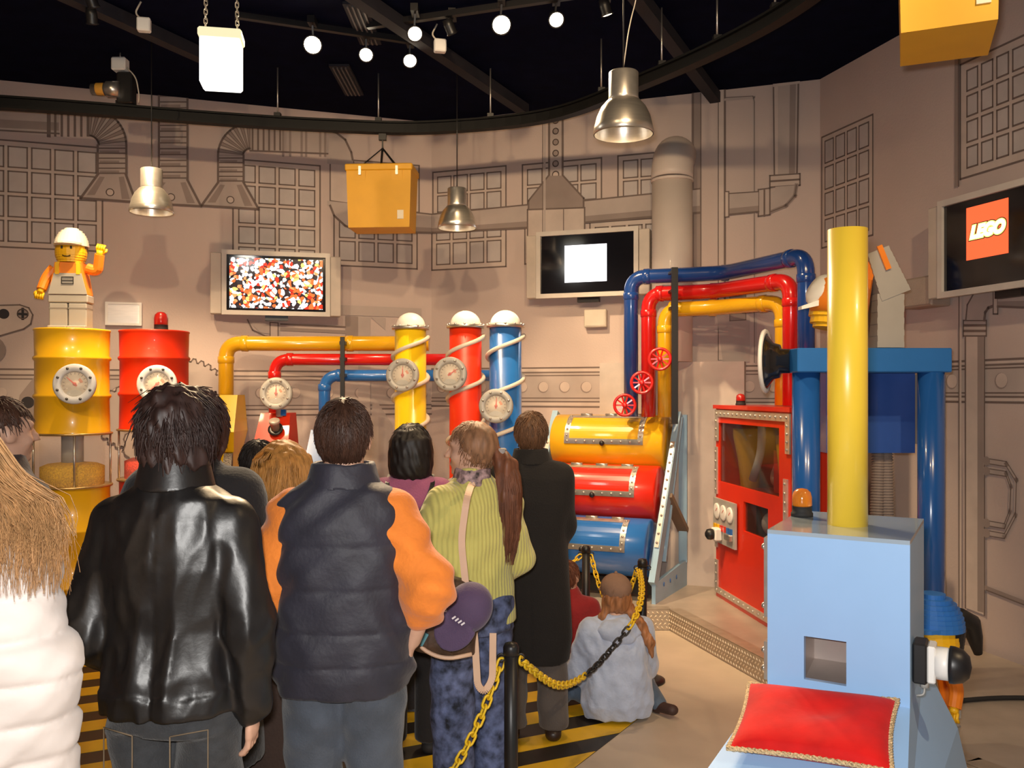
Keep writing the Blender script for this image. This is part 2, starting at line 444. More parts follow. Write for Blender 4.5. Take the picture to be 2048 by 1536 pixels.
M.line([(1451, 200), (1508, 196), (1512, 725)], .02, 'grey'); M.line([(1451, 196), (1506, 193), (1509, 205), (1509, 725)], .006)
M.fill([(1547, 168), (1597, 162), (1594, 355), (1549, 358)], 'grey'); M.fill([(1580, 165), (1592, 164), (1590, 352), (1578, 352)], 'dark'); M.fill([(1549, 168), (1556, 168), (1556, 355), (1549, 356)], 'lite')
M.line([(1547, 168), (1549, 356)], .012); M.line([(1597, 162), (1594, 353)], .014)
for y in (352, 364): M.fill([(1540, y), (1600, y-4), (1600, y+7), (1540, y+11)], 'lite'); M.line([(1540, y), (1600, y-4), (1600, y+7), (1540, y+11)], .012, 'line', True)
M.fill([(1546, 175), (1600, 168), (1600, 160), (1546, 166)], 'lite')
M.fill([(1551, 374), (1593, 371), (1590, 392), (1572, 412), (1542, 424), (1538, 388), (1550, 382)], 'grey'); M.line([(1593, 371), (1590, 392), (1572, 412), (1542, 424)], .03, 'dark'); M.line([(1593, 371), (1590, 392), (1572, 412), (1542, 424)], .01)
M.fill([(1517, 380), (1540, 377), (1540, 430), (1517, 433)], 'grey'); M.line([(1517, 380), (1540, 377), (1540, 430), (1517, 433)], .012, 'line', True); M.line([(1529, 379), (1529, 432)], .014)
M.fill([(1456, 388), (1517, 384), (1517, 424), (1456, 430)], 'grey'); M.fill([(1456, 418), (1517, 412), (1517, 424), (1456, 430)], 'dark'); M.line([(1456, 388), (1517, 384)], .01); M.line([(1456, 430), (1517, 424)], .016)
M.fill([(1450, 384), (1458, 384), (1458, 434), (1450, 435)], 'lite'); M.line([(1450, 384), (1458, 384), (1458, 434), (1450, 435)], .01, 'line', True)
M.fill([(1430, 600), (1500, 598), (1500, 724), (1446, 724)], 'grey'); M.line([(1425, 625), (1600, 618)], .014); M.fill([(1460, 585), (1492, 583), (1492, 640), (1460, 642)], 'dark'); M.line([(1460, 585), (1492, 583), (1492, 640), (1460, 642)], .008, 'line', True)
M.done('painted_pipe')
# riveted band along the walls
def band(wk, xa, xb, ya, yb, rp):
    M = Mural(wk, .002); ua, z1 = M.W.hit(xa, ya); ub, _ = M.W.hit(xb, ya); _, z0 = M.W.hit(xa, yb)
    M.fill_uz([(ua, z0), (ub, z0), (ub, z1), (ua, z1)], 'grey')
    h = z1-z0
    for f, wd in ((0, .014), (.13, .012), (.22, .01), (.80, .01), (.88, .012), (1, .014)): M.line_uz([(ua, z0+h*f), (ub, z0+h*f)], wd)
    for f0, f1 in ((.0, .13), (.88, 1)): M.fill_uz([(ua, z0+h*f0+.01), (ub, z0+h*f0+.01), (ub, z0+h*f1-.01), (ua, z0+h*f1-.01)], 'lite')
    u = ua+rp/2
    while u < ub-.05:
        zc = z0+h*.5
        for r, c in ((.052, 'dark'), (.046, 'lite')):
            M.fill_uz([(u+(.004 if c == 'lite' else 0)+r*math.cos(i*.4), zc+(.004 if c == 'lite' else 0)+r*math.sin(i*.4)) for i in range(16)], c)
        u += rp
    M.done('painted_band')
band('L', -40, 862, 738, 835, .30); band('R', 864, 1636, 738, 812, .205); band('E', 1642, 2120, 735, 800, .42)
M = Mural('L')                                  # cog wheels behind the barrels
def gear(M, px, py, r, t=28, col='grey'):
    u, z = M.W.hit(px, py); q = []
    for i in range(t):
        for f, rr in ((0, r), (.3, r*1.09), (.6, r*1.09), (.85, r)):
            a = 2*math.pi*(i+f)/t; q.append((u+rr*math.cos(a), z+rr*math.sin(a)))
    M.fill_uz([(u, z)]*0+q, col); M.line_uz(q, .012, 'line', True)
    M.fill_uz([(u+r*.2*math.cos(i*.4), z+r*.2*math.sin(i*.4)) for i in range(16)], 'dark')
gear(M, 372, 800, .34, 34); gear(M, 262, 835, .26, 24); gear(M, 300, 560+330, .2, 10, 'lite'); M.done('painted_gears')
M = Mural('L')                                  # perforated toy beam and round holes
M.fill([(-40, 612), (40, 610), (58, 616), (66, 630), (62, 648), (48, 658), (0, 672), (-40, 676)], 'lite'); M.line([(-40, 612), (40, 610), (58, 616), (66, 630), (62, 648), (48, 658), (0, 672), (-40, 676)], .012)
M.circ(8, 628, .042, 'black'); M.circ(46, 628, .04, 'dark'); M.line([(38, 628), (55, 629)], .02, 'black'); M.line([(46, 618), (46, 638)], .02, 'black'); M.circ(46, 628, .04, 'line', .01)
M.fill([(40, 790), (80, 740), (80, 860), (30, 840)], 'dark'); M.circ(56, 805, .05, 'black'); M.circ(-20, 700, .12, 'dark'); M.done('painted_beam')
M = Mural('L')                                  # pale blocks and pipe under the screen
M.fill([(676, 610), (842, 617), (842, 636), (676, 630)], 'grey'); M.fill([(690, 632), (716, 633), (716, 700), (690, 700)], 'dark'); M.fill([(716, 633), (740, 634), (740, 880), (716, 880)], 'grey'); M.fill([(740, 634), (770, 660), (770, 636)], 'grey')
M.line([(555, 648), (690, 654)], .014); M.line([(555, 658), (690, 664)], .03, 'dark'); M.fill([(495, 640), (520, 665), (560, 672), (560, 645)], 'grey'); M.line([(495, 640), (505, 660), (530, 672), (555, 674)], .012)
M.fill([(540, 645), (556, 646), (556, 676), (540, 675)], 'lite'); M.line([(540, 645), (556, 646), (556, 676), (540, 675)], .01, 'line', True)
M.fill([(745, 790), (785, 850), (785, 960), (735, 960)], 'grey'); M.fill([(700, 850), (760, 845), (785, 900), (740, 960), (690, 930)], 'grey'); M.done('painted_machine')
M = Mural('E')                                  # stripe, pipe and handle on the right wall
M.fill([(1912, 40), (1919, 30), (1919, 372), (1912, 376)], 'dark'); M.line([(1920, 30), (1920, 372)], .012)
M.done('painted_stripe')
M = Mural('E')
M.fill([(1920, 560), (1926, 558), (1926, 1225), (1920, 1222)], 'lite'); M.line([(1921, 560), (1921, 1222)], .01)
M.fill([(1934, 668), (1972, 672), (1972, 1230), (1934, 1215)], 'lite'); M.fill([(1958, 672), (1970, 672), (1970, 1225), (1958, 1222)], 'dark'); M.line([(1934, 668), (1934, 1215)], .012); M.line([(1972, 672), (1972, 1230)], .012)
for y in (641, 652, 663): M.fill([(1930, y), (1976, y), (1976, y+9), (1930, y+9)], 'grey'); M.line([(1930, y), (1976, y), (1976, y+9), (1930, y+9)], .01, 'line', True)
M.fill([(1935, 640), (1938, 610), (1952, 585), (1975, 570), (1990, 568), (1990, 612), (1980, 616), (1974, 625), (1972, 640)], 'grey'); M.line([(1935, 640), (1938, 610), (1952, 585), (1975, 570), (1990, 568)], .012); M.line([(1972, 640), (1974, 625), (1980, 616), (1990, 612)], .02)
M.fill([(1990, 560), (1999, 558), (1999, 628), (1990, 628)], 'lite'); M.line([(1990, 560), (1999, 558), (1999, 628), (1990, 628)], .01, 'line', True)
M.fill([(1999, 566), (2120, 560), (2120, 618), (1999, 613)], 'grey'); M.fill([(1999, 603), (2120, 600), (2120, 618), (1999, 613)], 'dark'); M.line([(1999, 566), (2120, 560)], .01); M.line([(1999, 613), (2120, 618)], .014)
M.done('painted_pipe')
M = Mural('E')
for dy in (0, 22): 
    q = [(1978, 922+dy*.9), (2016, 928+dy*.9), (2036-dy*.5, 960+dy*.6), (2034-dy*.5, 1030-dy*.3), (2012, 1072-dy*.9), (1978, 1066-dy*.9)]
    M.line(q, .03, 'grey'); M.line([(x, y-5) for x, y in q], .006); M.line([(x, y+5) for x, y in q], .006)
for y in (922, 942, 1046, 1066): M.circ(1976, y, .03, 'dark')
M.line([(1976, 1176), (2120, 1232)], .03, 'dark'); M.line([(1976, 1180), (2120, 1236)], .008)
M.done('painted_handle')

# ------------------------------------------------------------------ wall fittings
def wall_rect(wk, tl, br, dep, e=0):
    W = WALLS[wk]; u0, z1 = W.hit(*tl); u1, z0 = W.hit(*br); return W, u0, u1, z0, z1
# plinth (wall-coloured casing behind the tanks)
W = WALLS['R']; u0, z1 = W.hit(1208, 727); u1, _ = W.hit(1492, 727)
m = MB(); b = [W.pt(u0, PZ, .16), W.pt(u1, PZ, .16), W.pt(u1, PZ, 0), W.pt(u0, PZ, 0)]; m.hexa(b, [Vector((p.x, p.y, z1)) for p in b])
tag(m.build('trim_1', mat('casing_paint', (.57, .49, .44), .7)), kind='structure')
# round ventilation duct with elbow into the wall
DUCT = mat('duct_paint', (.66, .56, .50), .55, var=.03, coat=.1)
u, zt = W.hit(1352, 365); r = .172
th = thing('ventilation_duct', W.pt(u, z1, .2), 'thick pale round ventilation duct with an elbow bending into the wall', 'duct')
m = MB(); c0 = W.pt(u, z1+.002, .2); zt = 3.62
pts = [c0, W.pt(u, zt, .2)]; m.tube(pts, r, 32); m.build('pipe', DUCT, th)
m = MB(); n3 = Vector((W.n.x, W.n.y, 0)); cc = W.pt(u, zt+.004, 0)
ep = [cc+n3*.2*math.cos(a)+Vector((0, 0, .24*math.sin(a))) for a in [i*math.pi/2/10 for i in range(11)]]
ep[-1] = W.pt(u, zt+.244, .004); m.tube(ep, r+.006, 32); m.build('elbow', DUCT, th)
m = MB(); m.lathe([(r+.005, 0), (r+.009, .004), (r+.009, .02), (r+.005, .024)], W.pt(u, zt-.02, .2), n=32); m.build('seam_ring', DUCT, th)
# framed frosted panel left
W, u0, u1, z0, z1 = wall_rect('L', (211, 604), (284, 652), .04)
th = thing('wall_panel', W.pt((u0+u1)/2, z0, .03), 'small framed silver panel on the wall between the two barrels', 'panel')
m = MB()
for a, b, c, d in ((u0, u1, z1-.02, z1), (u0, u1, z0, z0+.02), (u0, u0+.02, z0+.02, z1-.02), (u1-.02, u1, z0+.02, z1-.02)):
    q = [W.pt(a, c, .035), W.pt(b, c, .035), W.pt(b, c, .003), W.pt(a, c, .003)]; m.hexa(q, [Vector((p.x, p.y, d)) for p in q])
m.build('frame', WHITE, th)
m = MB(); q = [W.pt(u0+.02, z0+.02, .022), W.pt(u1-.02, z0+.02, .022), W.pt(u1-.02, z0+.02, .003), W.pt(u0+.02, z0+.02, .003)]; m.hexa(q, [Vector((p.x, p.y, z1-.02)) for p in q]); m.build('plate', ALU, th)
W, u0, u1, z0, z1 = wall_rect('R', (1172, 621), (1216, 655), .04)
th = thing('wall_box', W.pt((u0+u1)/2, z0, .03), 'small beige square box on the wall beside the blue pipe', 'wall box')
m = MB(); t3 = Vector((W.t.x, W.t.y, 0)); n3 = Vector((W.n.x, W.n.y, 0)); RW = Matrix((t3, n3, Vector((0, 0, 1)))).transposed()
c = W.pt((u0+u1)/2, (z0+z1)/2, .04); m.box(c, (u1-u0, .07, z1-z0), RW, .008); m.build('housing', BEIGE, th)
m = MB(); m.box(c+n3*.037, (u1-u0-.03, .004, z1-z0-.03), RW); m.build('cover', BEIGE, th)

# ---- television screens
def emis(name, build_nodes, strength=1.0):
    m = bpy.data.materials.new(name); m.use_nodes = True; nt = m.node_tree; b = nt.nodes['Principled BSDF']
    b.inputs['Base Color'].default_value = (.01, .01, .012, 1); b.inputs['Roughness'].default_value = .12
    s = build_nodes(nt); nt.links.new(s, b.inputs['Emission Color']); b.inputs['Emission Strength'].default_value = strength
    return m
def nodes_confetti(nt):
    tc = nt.nodes.new('ShaderNodeTexCoord'); v = nt.nodes.new('ShaderNodeTexVoronoi'); v.inputs['Scale'].default_value = 36
    nz = nt.nodes.new('ShaderNodeTexNoise'); nz.inputs['Scale'].default_value = 9; nz.inputs['Detail'].default_value = 1
    mx = nt.nodes.new('ShaderNodeMix'); mx.data_type = 'VECTOR'; mx.inputs[0].default_value = .07
    nt.links.new(tc.outputs['Object'], mx.inputs[4]); nt.links.new(nz.outputs['Color'], mx.inputs[5]); nt.links.new(tc.outputs['Object'], nz.inputs['Vector'])
    nt.links.new(mx.outputs[1], v.inputs['Vector'])
    r = nt.nodes.new('ShaderNodeValToRGB'); r.color_ramp.interpolation = 'CONSTANT'
    els = [(0, (1, 1, 1)), (.40, (1, .85, .7)), (.45, (.95, .14, .03)), (.64, (.7, .03, .01)), (.74, (.03, .02, .02)), (.9, (.9, .6, .15)), (.95, (1, .3, .1))]
    e = r.color_ramp.elements
    while len(e) < len(els): e.new(.5)
    for q, (p, c) in zip(e, els): q.position = p; q.color = (*c, 1)
    sp = nt.nodes.new('ShaderNodeSeparateColor'); nt.links.new(v.outputs['Color'], sp.inputs[0]); nt.links.new(sp.outputs[0], r.inputs[0])
    d = nt.nodes.new('ShaderNodeMath'); d.operation = 'LESS_THAN'; d.inputs[1].default_value = .68; nt.links.new(v.outputs['Distance'], d.inputs[0])
    m2 = nt.nodes.new('ShaderNodeMix'); m2.data_type = 'RGBA'; m2.inputs[6].default_value = (.02, .01, .01, 1)
    nt.links.new(d.outputs[0], m2.inputs[0]); nt.links.new(r.outputs[0], m2.inputs[7]); return m2.outputs[2]
def nodes_flat(c):
    def f(nt):
        n = nt.nodes.new('ShaderNodeRGB'); n.outputs[0].default_value = (*c, 1); return n.outputs[0]
    return f
SCRBLK = mat('screen_black', (.008, .008, .012), .1, var=0, coat=.6)
TVF = mat('tv_frame', (.62, .56, .50), .4)
TVS = mat('tv_side', (.55, .47, .40), .5)
def tv(name, label, wk, tl, br, tilt, off, spk=True):
    W = WALLS[wk]; u0, z1 = W.hit(*tl, off+.045); u1, z0 = W.hit(*br, off+.045)
    c = W.pt((u0+u1)/2, (z0+z1)/2, off); w_, h_ = u1-u0, z1-z0
    t3 = Vector((W.t.x, W.t.y, 0)); n3 = Vector((W.n.x, W.n.y, 0)); R0 = Matrix((t3, -n3, Vector((0, 0, 1)))).transposed()
    R = R0@Matrix.Rotation(tilt, 3, 'Z')          # local: x along wall, y into the wall, z up
    th = thing(name, c-Vector((0, 0, h_/2)), label, 'television')
    L = lambda x, y, z: c+R@Vector((x, y, z))
    fr = .04
    m = MB()
    for x, z, sx, sz in ((0, h_/2-fr/2, w_, fr), (0, -h_/2+fr/2, w_, fr), (-w_/2+fr/2, 0, fr, h_-2*fr), (w_/2-fr/2, 0, fr, h_-2*fr)): m.box(L(x, -.045, z), (sx, .03, sz), R)
    m.build('frame', TVF, th)
    m = MB(); m.box(L(0, .01, 0), (w_-.02, .075, h_-.02), R); m.build('casing', TVS, th)
    m = MB(); m.box(L(0, -.034, 0), (w_-2*fr, .012, h_-2*fr), R); s = m.build('screen', SCRBLK, th)
    if spk:
        for sx in (-1, 1):
            m = MB(); m.box(L(sx*(w_/2+.05), .0, -.01), (.095, .10, h_-.03), R, .006); sp = m.build('side_speaker', TVS, th)
    m = MB(); m.bar(L(0, .05, 0), L(0, off-.02, 0), .12, .12); m.build('wall_bracket', BLACK, th); m = MB(); m.bar(L(-.1, .03, -h_/2-.015), L(.1, .03, -h_/2-.015), .05, .05); m.build('cable_box', BLACK, th)
    return th, L, R, w_, h_, s
th, L, R, w_, h_, s = tv('wall_television', 'silver wall screen showing scattered red and white pieces', 'L', (444, 498), (660, 634), -.06, .16)
m = MB(); m.box(L(0, -.0415, 0), (w_-.13, .002, h_-.125), R); m.build('picture', emis('confetti_picture', nodes_confetti, 1.3), s)
th, L, R, w_, h_, s = tv('wall_television', 'wall screen showing a plain white square on black', 'R', (1073, 465), (1277, 590), .0, .14)
m = MB(); m.box(L(-.01, -.0415, -.0), (.385, .002, .33), R); m.build('white_square', emis('white_picture', nodes_flat((1, .93, .97)), 2.2), s)
th, L, R, w_, h_, s = tv('wall_television', 'big wall screen showing a red square with white lettering', 'E', (1878, 404), (2150, 560), .0, .16)
cxp = 1975; u, z = WALLS['E'].hit(1974, 460, .20)
qx = u-(WALLS['E'].hit(1878, 404, .205)[0]+WALLS['E'].hit(2150, 560, .205)[0])/2; qz = z-c.z*0
lz = z-(th.location.z+h_/2); sqs = .33
m = MB(); m.box(L(qx, -.0415, lz), (sqs, .002, sqs), R); sq = m.build('red_square', emis('red_picture', nodes_flat((.95, .10, .03)), 1.25), s)
def text_mesh(body, size, R, loc, name, m, parent, shear=.25, offset=0, ext=.001, spacing=.85, sx=1.0):
    cu = bpy.data.curves.new(name, 'FONT'); cu.body = body; cu.size = size; cu.align_x = 'CENTER'; cu.align_y = 'CENTER'; cu.shear = shear; cu.offset = offset; cu.extrude = ext; cu.space_character = spacing
    o = bpy.data.objects.new(name, cu); COL.objects.link(o); bpy.context.view_layer.update()
    me = bpy.data.meshes.new_from_object(o.evaluated_get(bpy.context.evaluated_depsgraph_get())); bpy.data.objects.remove(o)
    o = bpy.data.objects.new(name, me); COL.objects.link(o); me.materials.clear(); me.materials.append(m)
    T = R@Matrix.Rotation(math.pi/2, 3, 'X'); off = wloc(parent)
    for v_ in me.vertices: v_.co = Vector(loc)+T@Vector((v_.co.x*sx, v_.co.y, v_.co.z))-off
    o.parent = parent; return o
ky = [(.018, emis('outline_black', nodes_flat((.02, .005, .005)), 1), -.0430), (.0125, emis('outline_yellow', nodes_flat((1, .75, .15)), 1.4), -.0445), (.006, emis('letter_white', nodes_flat((1, .97, .95)), 2.0), -.0460)]
for of, mm_, y in ky: text_mesh('LEGO', .104, R, L(qx, y, lz), 'screen_lettering', mm_, s, .28, of, .0005, 1.0)
# speaker on the right wall under the television
W, u0, u1, z0, z1 = wall_rect('E', (1840, 562), (1905, 612), .05)
th = thing('wall_speaker', W.pt((u0+u1)/2, z0, .05), 'brown wall speaker box below the lettered screen', 'speaker')
t3 = Vector((W.t.x, W.t.y, 0)); n3 = Vector((W.n.x, W.n.y, 0)); RW = Matrix((t3, n3, Vector((0, 0, 1)))).transposed(); c = W.pt((u0+u1)/2, (z0+z1)/2, .09)
m = MB(); m.box(c, (u1-u0, .16, z1-z0), RW, .01); m.build('cabinet', mat('speaker_brown', (.40, .30, .24), .6), th)
m = MB(); m.box(c+n3*.082, (u1-u0-.03, .006, z1-z0-.03), RW); m.build('grille', mat('speaker_grille', (.45, .36, .30), .9, bump=.5, bscale=200), th)

# ------------------------------------------------------------------ ceiling furniture
def ceil_pt(px, py, z): d = (z-CZ)*F/(HY-py); return Vector(((px-CX)/F*d, d, z))
bdir = Vector((.43, .903, 0))
for (px, py, L0, L1, side) in ((390, 105, 4.6, .45, 'above the lit hanging box'), (1020, 200, 6.0, .3, 'across the middle of the ceiling'), (1428, 192, 5.5, .05, 'above the pale round duct')):
    p = ceil_pt(px, py, CEILZ-.06); m = MB(); m.bar(p-bdir*L0, p+bdir*L1, .09, .09)
    tag(m.build('ceiling_beam', CEILB, loc=p), 'dark grey ceiling beam '+side, 'beam')
for px, py in ((726, 45), (694, 158)):
    p = ceil_pt(px, py, CEILZ); th = thing('ceiling_vent', p-Vector((0, 0, .03)), 'slotted air vent in the dark ceiling '+('beside the meeting lamp tracks' if py < 100 else 'above the square yellow bin'), 'vent')
    m = MB(); m.box(p-Vector((0, 0, .012)), (.16, .7, .02)); m.build('frame', CEILB, th)
    for i in range(4): m = MB(); m.box(p+Vector((-.05+i*.033, 0, -.028)), (.012, .66, .012)); m.build('slat', mat('vent_slat', (.10, .09, .09), .6), th)

# monorail
RZ = 3.97
rail = [(-6.0, 6.35), (-3.85, 6.72), (-2.35, 7.12), (-1.5, 7.30), (-.67, 7.36), (.3, 7.03), (.95, 6.2), (1.38, 5.5), (1.62, 4.9), (1.73, 4.2), (1.75, 3.4), (1.7, 2.4), (1.5, 1.4)]
def crom(p, n=8):
    q = [Vector((*a, RZ)) for a in p]; out = []
    for i in range(len(q)-1):
        a = q[max(i-1, 0)]; b = q[i]; c = q[i+1]; d = q[min(i+2, len(q)-1)]
        for k in range(n):
            t = k/n; out.append(.5*((2*b)+(c-a)*t+(2*a-5*b+4*c-d)*t*t+(3*b-a-3*c+d)*t**3))
    return out+[q[-1]]
rp = crom(rail)
RAILM = mat('rail_black', (.006, .0055, .005), .6, spec=.25)
th = thing('monorail_track', (0, 6.5, RZ-.05), 'black curved overhead rail sweeping around under the ceiling', 'rail')
def sweep(m, pts, hw, z0, z1):
    b = len(m.v)
    for i, p in enumerate(pts):
        t = pts[min(i+1, len(pts)-1)]-pts[max(i-1, 0)]; n = Vector((-t.y, t.x, 0)).normalized()
        for s_, z in ((-1, z0), (1, z0), (1, z1), (-1, z1)): m.v.append(p+n*hw*s_+Vector((0, 0, z)))
    for i in range(len(pts)-1):
        for j in range(4): k = (j+1) % 4; m.face((b+4*i+j, b+4*i+k, b+4*i+4+k, b+4*i+4+j))
    m.face((b, b+1, b+2, b+3)); e = b+4*(len(pts)-1); m.face((e+3, e+2, e+1, e))
m = MB(); sweep(m, rp, .035, .03, .045); m.build('upper_flange', RAILM, th)
m = MB(); sweep(m, rp, .012, -.03, .03); m.build('web', RAILM, th)
m = MB(); sweep(m, rp, .04, -.05, -.03); m.build('lower_flange', RAILM, th)
for i in (12, 20, 28, 36, 44, 49, 54, 60, 66, 74):
    p = rp[min(i, len(rp)-1)]; m = MB(); m.cyl(p+Vector((0, 0, .045)), Vector((p.x, p.y, CEILZ)), .006, 8); m.build('hanger_rod', STEEL, th)
    m = MB(); m.box(p+Vector((0, 0, .06)), (.05, .05, .03)); m.build('hanger_clip', BLACK, th)

# pendant lamps
WARM = (1, .72, .42)
LENS = emis('lamp_glow', nodes_flat((1, .78, .5)), 5.0)
HOT = emis('spot_glow', nodes_flat((1, .85, .62)), 14.0)
def pendant(px, py, d, label):
    b = P(px, py, d); b.z = 3.10; th = thing('pendant_lamp', b, label, 'lamp', None)
    k = .15
    m = MB(); m.lathe([(k, 0), (k+.004, .004), (k*.98, .04), (k*.9, .09), (k*.76, .135), (k*.56, .17), (k*.47, .178), (k*.45, .172), (k*.72, .13), (k*.86, .088), (k*.95, .04), (k-.004, 0)], b, n=40, cap=False); m.build('shade', ALU, th)
    m = MB(); m.lathe([(.0, .17), (.075, .172), (.077, .18), (.075, .19), (.075, .31), (.07, .315), (.0, .316)], b, n=28); nk = m.build('socket_housing', STEEL, th)
    m = MB(); m.lathe([(.0, .12), (.05, .13), (.052, .171), (0, .172)], b, n=20); m.build('bulb', LENS, th)
    m = MB(); m.cyl(b+Vector((0, 0, .315)), Vector((b.x, b.y, CEILZ)), .004, 8); m.build('cable', BLACK, th)
    m = MB(); m.lathe([(.05, 0), (.05, .02), (.01, .03)], (b.x, b.y, CEILZ-.03)); m.build('ceiling_rose', BLACK, th)
    l = bpy.data.lights.new('pendant_light', 'SPOT'); l.energy = 42; l.color = WARM; l.spot_size = 2.2; l.spot_blend = .8; l.shadow_soft_size = .05
    lo = bpy.data.objects.new('pendant_light', l); COL.objects.link(lo); lo.location = b+Vector((0, 0, .10)); lo['label'] = 'bulb of the pendant lamp'
    lo.parent = th; lo.location = (0, 0, .10)
    return th
pendant(303, 428, 6.5, 'aluminium dome pendant lamp hanging before the striped wall ducts')
pendant(914, 456, 7.12, 'aluminium dome pendant lamp hanging beside the square yellow bin')
pendant(1247, 285, 4.54, 'large aluminium dome pendant lamp with a slack side cable')
m = MB(); b3 = P(1247, 285, 4.54)
o3 = [o for o in COL.objects if o.name.startswith('pendant_lamp')][-1]
m.tube(rounded([(b3.x+.0, 4.54, 3.44), (b3.x+.03, 4.54, 3.66), (b3.x+.075, 4.54, 3.82), (b3.x+.05, 4.54, 4.05), (b3.x+.06, 4.54, CEILZ)], .1), .003, 6); m.build('slack_cable', BEIGE, o3)

# track spotlights
def spot(px, py, z, aim, energy, hot=True, size=.05, ang=.9):
    p = ceil_pt(px, py, z); aim = Vector(aim); d = (aim-p).normalized()
    near = 'aimed along the ceiling' if not hot else 'facing the crowd'
    th = thing('track_spotlight', p, '', 'spotlight', 'ceiling spotlights')
    R = d
    m = MB(); m.lathe([(.0, -.10), (.03, -.10), (.036, -.06), (size, -.012), (size+.006, 0), (size, .002), (size-.004, -.004)], p, d, 20); m.build('housing', BLACK, th)
    m = MB(); m.lathe([(0, -.003), (size-.004, -.003), (size-.006, .001), (0, .004)], p, d, 20); m.build('lens', HOT if hot else LENS, th)
    m = MB(); m.bar(p-d*.06, Vector((p.x, p.y, CEILZ-.05)), .012, .012); m.build('arm', BLACK, th)
    m = MB(); m.box((p.x, p.y, CEILZ-.03), (.05, .12, .05)); m.build('adapter', BLACK, th)
    l = bpy.data.lights.new('spot_light', 'SPOT'); l.energy = energy; l.color = WARM; l.spot_size = ang; l.spot_blend = .7; l.shadow_soft_size = .05
    lo = bpy.data.objects.new('spot_light', l); COL.objects.link(lo); lo.parent = th; lo.location = d*.02
    lo.rotation_euler = d.to_track_quat('-Z', 'Y').to_euler()
    return th
SPOTS = [  # px, py, z, aim, energy, bright to the camera, label
 (625, 90, 4.22, (-1.0, 2.2, 1.2), 180, True, 'large glowing spotlight beside the hanging white bin'),
 (732, 110, 4.24, (-.6, 2.6, 1.2), 120, True, 'glowing spotlight next to a slotted ceiling vent'),
 (830, 68, 4.22, (.2, 2.4, 1.2), 120, True, 'glowing spotlight where the two lamp tracks meet'),
 (820, 122, 4.24, (0, 3.0, 1.2), 100, True, 'small glowing spotlight lowest over the wall corner'),
 (1003, 50, 4.22, (.7, 2.0, 1.2), 180, True, 'biggest glowing spotlight on the rear lamp track'),
 (1113, 40, 4.24, (1.1, 2.4, 1.2), 120, True, 'glowing spotlight between the biggest one and the large pendant'),
 (905, 68, 4.25, (1.0, 7.8, 1.2), 210, False, 'half-turned spotlight beside a white junction box'),
 (1215, 30, 4.25, (1.7, 6.6, 1.0), 210, False, 'half-turned spotlight just above the large pendant lamp'),
 (185, 48, 4.22, (-3.0, 7.0, 2.2), 170, False, 'half-turned spotlight above the figure on the barrel'),
 (188, 15, 4.25, (-2.2, 7.4, 1.6), 150, False, 'small half-turned spotlight on the side ceiling beam'),
]
for px, py, z, aim, en, hot, lab in SPOTS:
    en *= 1.15 if hot else 1.4
    t = spot(px, py, z, aim, en, hot, .062 if en >= 180 and hot else (.05 if hot else .035)); t['label'] = lab; del t['group']
# unseen extra spots added over the spectators' heads to light machines and cabinet
for k, (x, y, aim, en) in enumerate((((-2.6), 2.2, (-2.6, 7.0, 1.9), 150), (-.9, 2.0, (-1.0, 7.8, 1.7), 140), (.6, 2.0, (.7, 7.8, 1.6), 150), (1.9, 1.6, (2.4, 6.2, 1.4), 120), (-.2, 3.4, (-.2, 8.4, 2.6), 90), (2.6, 1.4, (1.1, 2.6, .9), 90))):
    p = Vector((x, y, 4.2)); d = (Vector(aim)-p).normalized()
    th = thing('track_spotlight', p, 'unseen added spotlight over the spectators aimed at the '+('drum silos', 'hopper consoles', 'tank rack', 'red machine', 'wall corner', 'sky-blue cabinet')[k], 'spotlight')
    m = MB(); m.lathe([(.0, -.10), (.03, -.10), (.05, -.012), (.056, 0), (.05, .002)], p, d, 20); m.build('housing', BLACK, th)
    m = MB(); m.bar(p-d*.06, Vector((p.x, p.y, CEILZ-.001)), .012, .012); m.build('arm', BLACK, th)
    l = bpy.data.lights.new('spot_light', 'SPOT'); l.energy = en*1.4; l.color = WARM; l.spot_size = 1.15; l.spot_blend = .8; l.shadow_soft_size = .05
    lo = bpy.data.objects.new('spot_light', l); COL.objects.link(lo); lo.parent = th; lo.location = d*.03; lo.rotation_euler = d.to_track_quat('-Z', 'Y').to_euler()
for a, b, lab in (((470, 30), (862, 88), 'black lamp track holding the lower row of spotlights'), ((735, 52), (1290, -30), 'black lamp track rising towards the large pendant')):
    m = MB(); m.bar(ceil_pt(*a, CEILZ-.04), ceil_pt(*b, CEILZ-.04), .04, .04); tag(m.build('lamp_track', BLACK, loc=ceil_pt(*a, CEILZ-.04)), lab, 'lamp track')
for px, py, lab in ((288, 50, 'white junction box on the beam beside the hanging white bin'), (880, 92, 'white junction box on the beam over the wall corner')):
    p = ceil_pt(px, py, CEILZ-.17); th = thing('junction_box', p-Vector((0, 0, .04)), lab, 'box')
    m = MB(); m.box(p, (.085, .06, .09), Matrix.Rotation(.2, 3, 'Z'), .008); m.build('housing', WHITE, th)
    m = MB(); m.tube(rounded([p+Vector((-.02, 0, .04)), p+Vector((-.06, 0, .08)), p+Vector((-.02, 0, .155))], .05), .006, 8); m.build('cable', BEIGE, th)

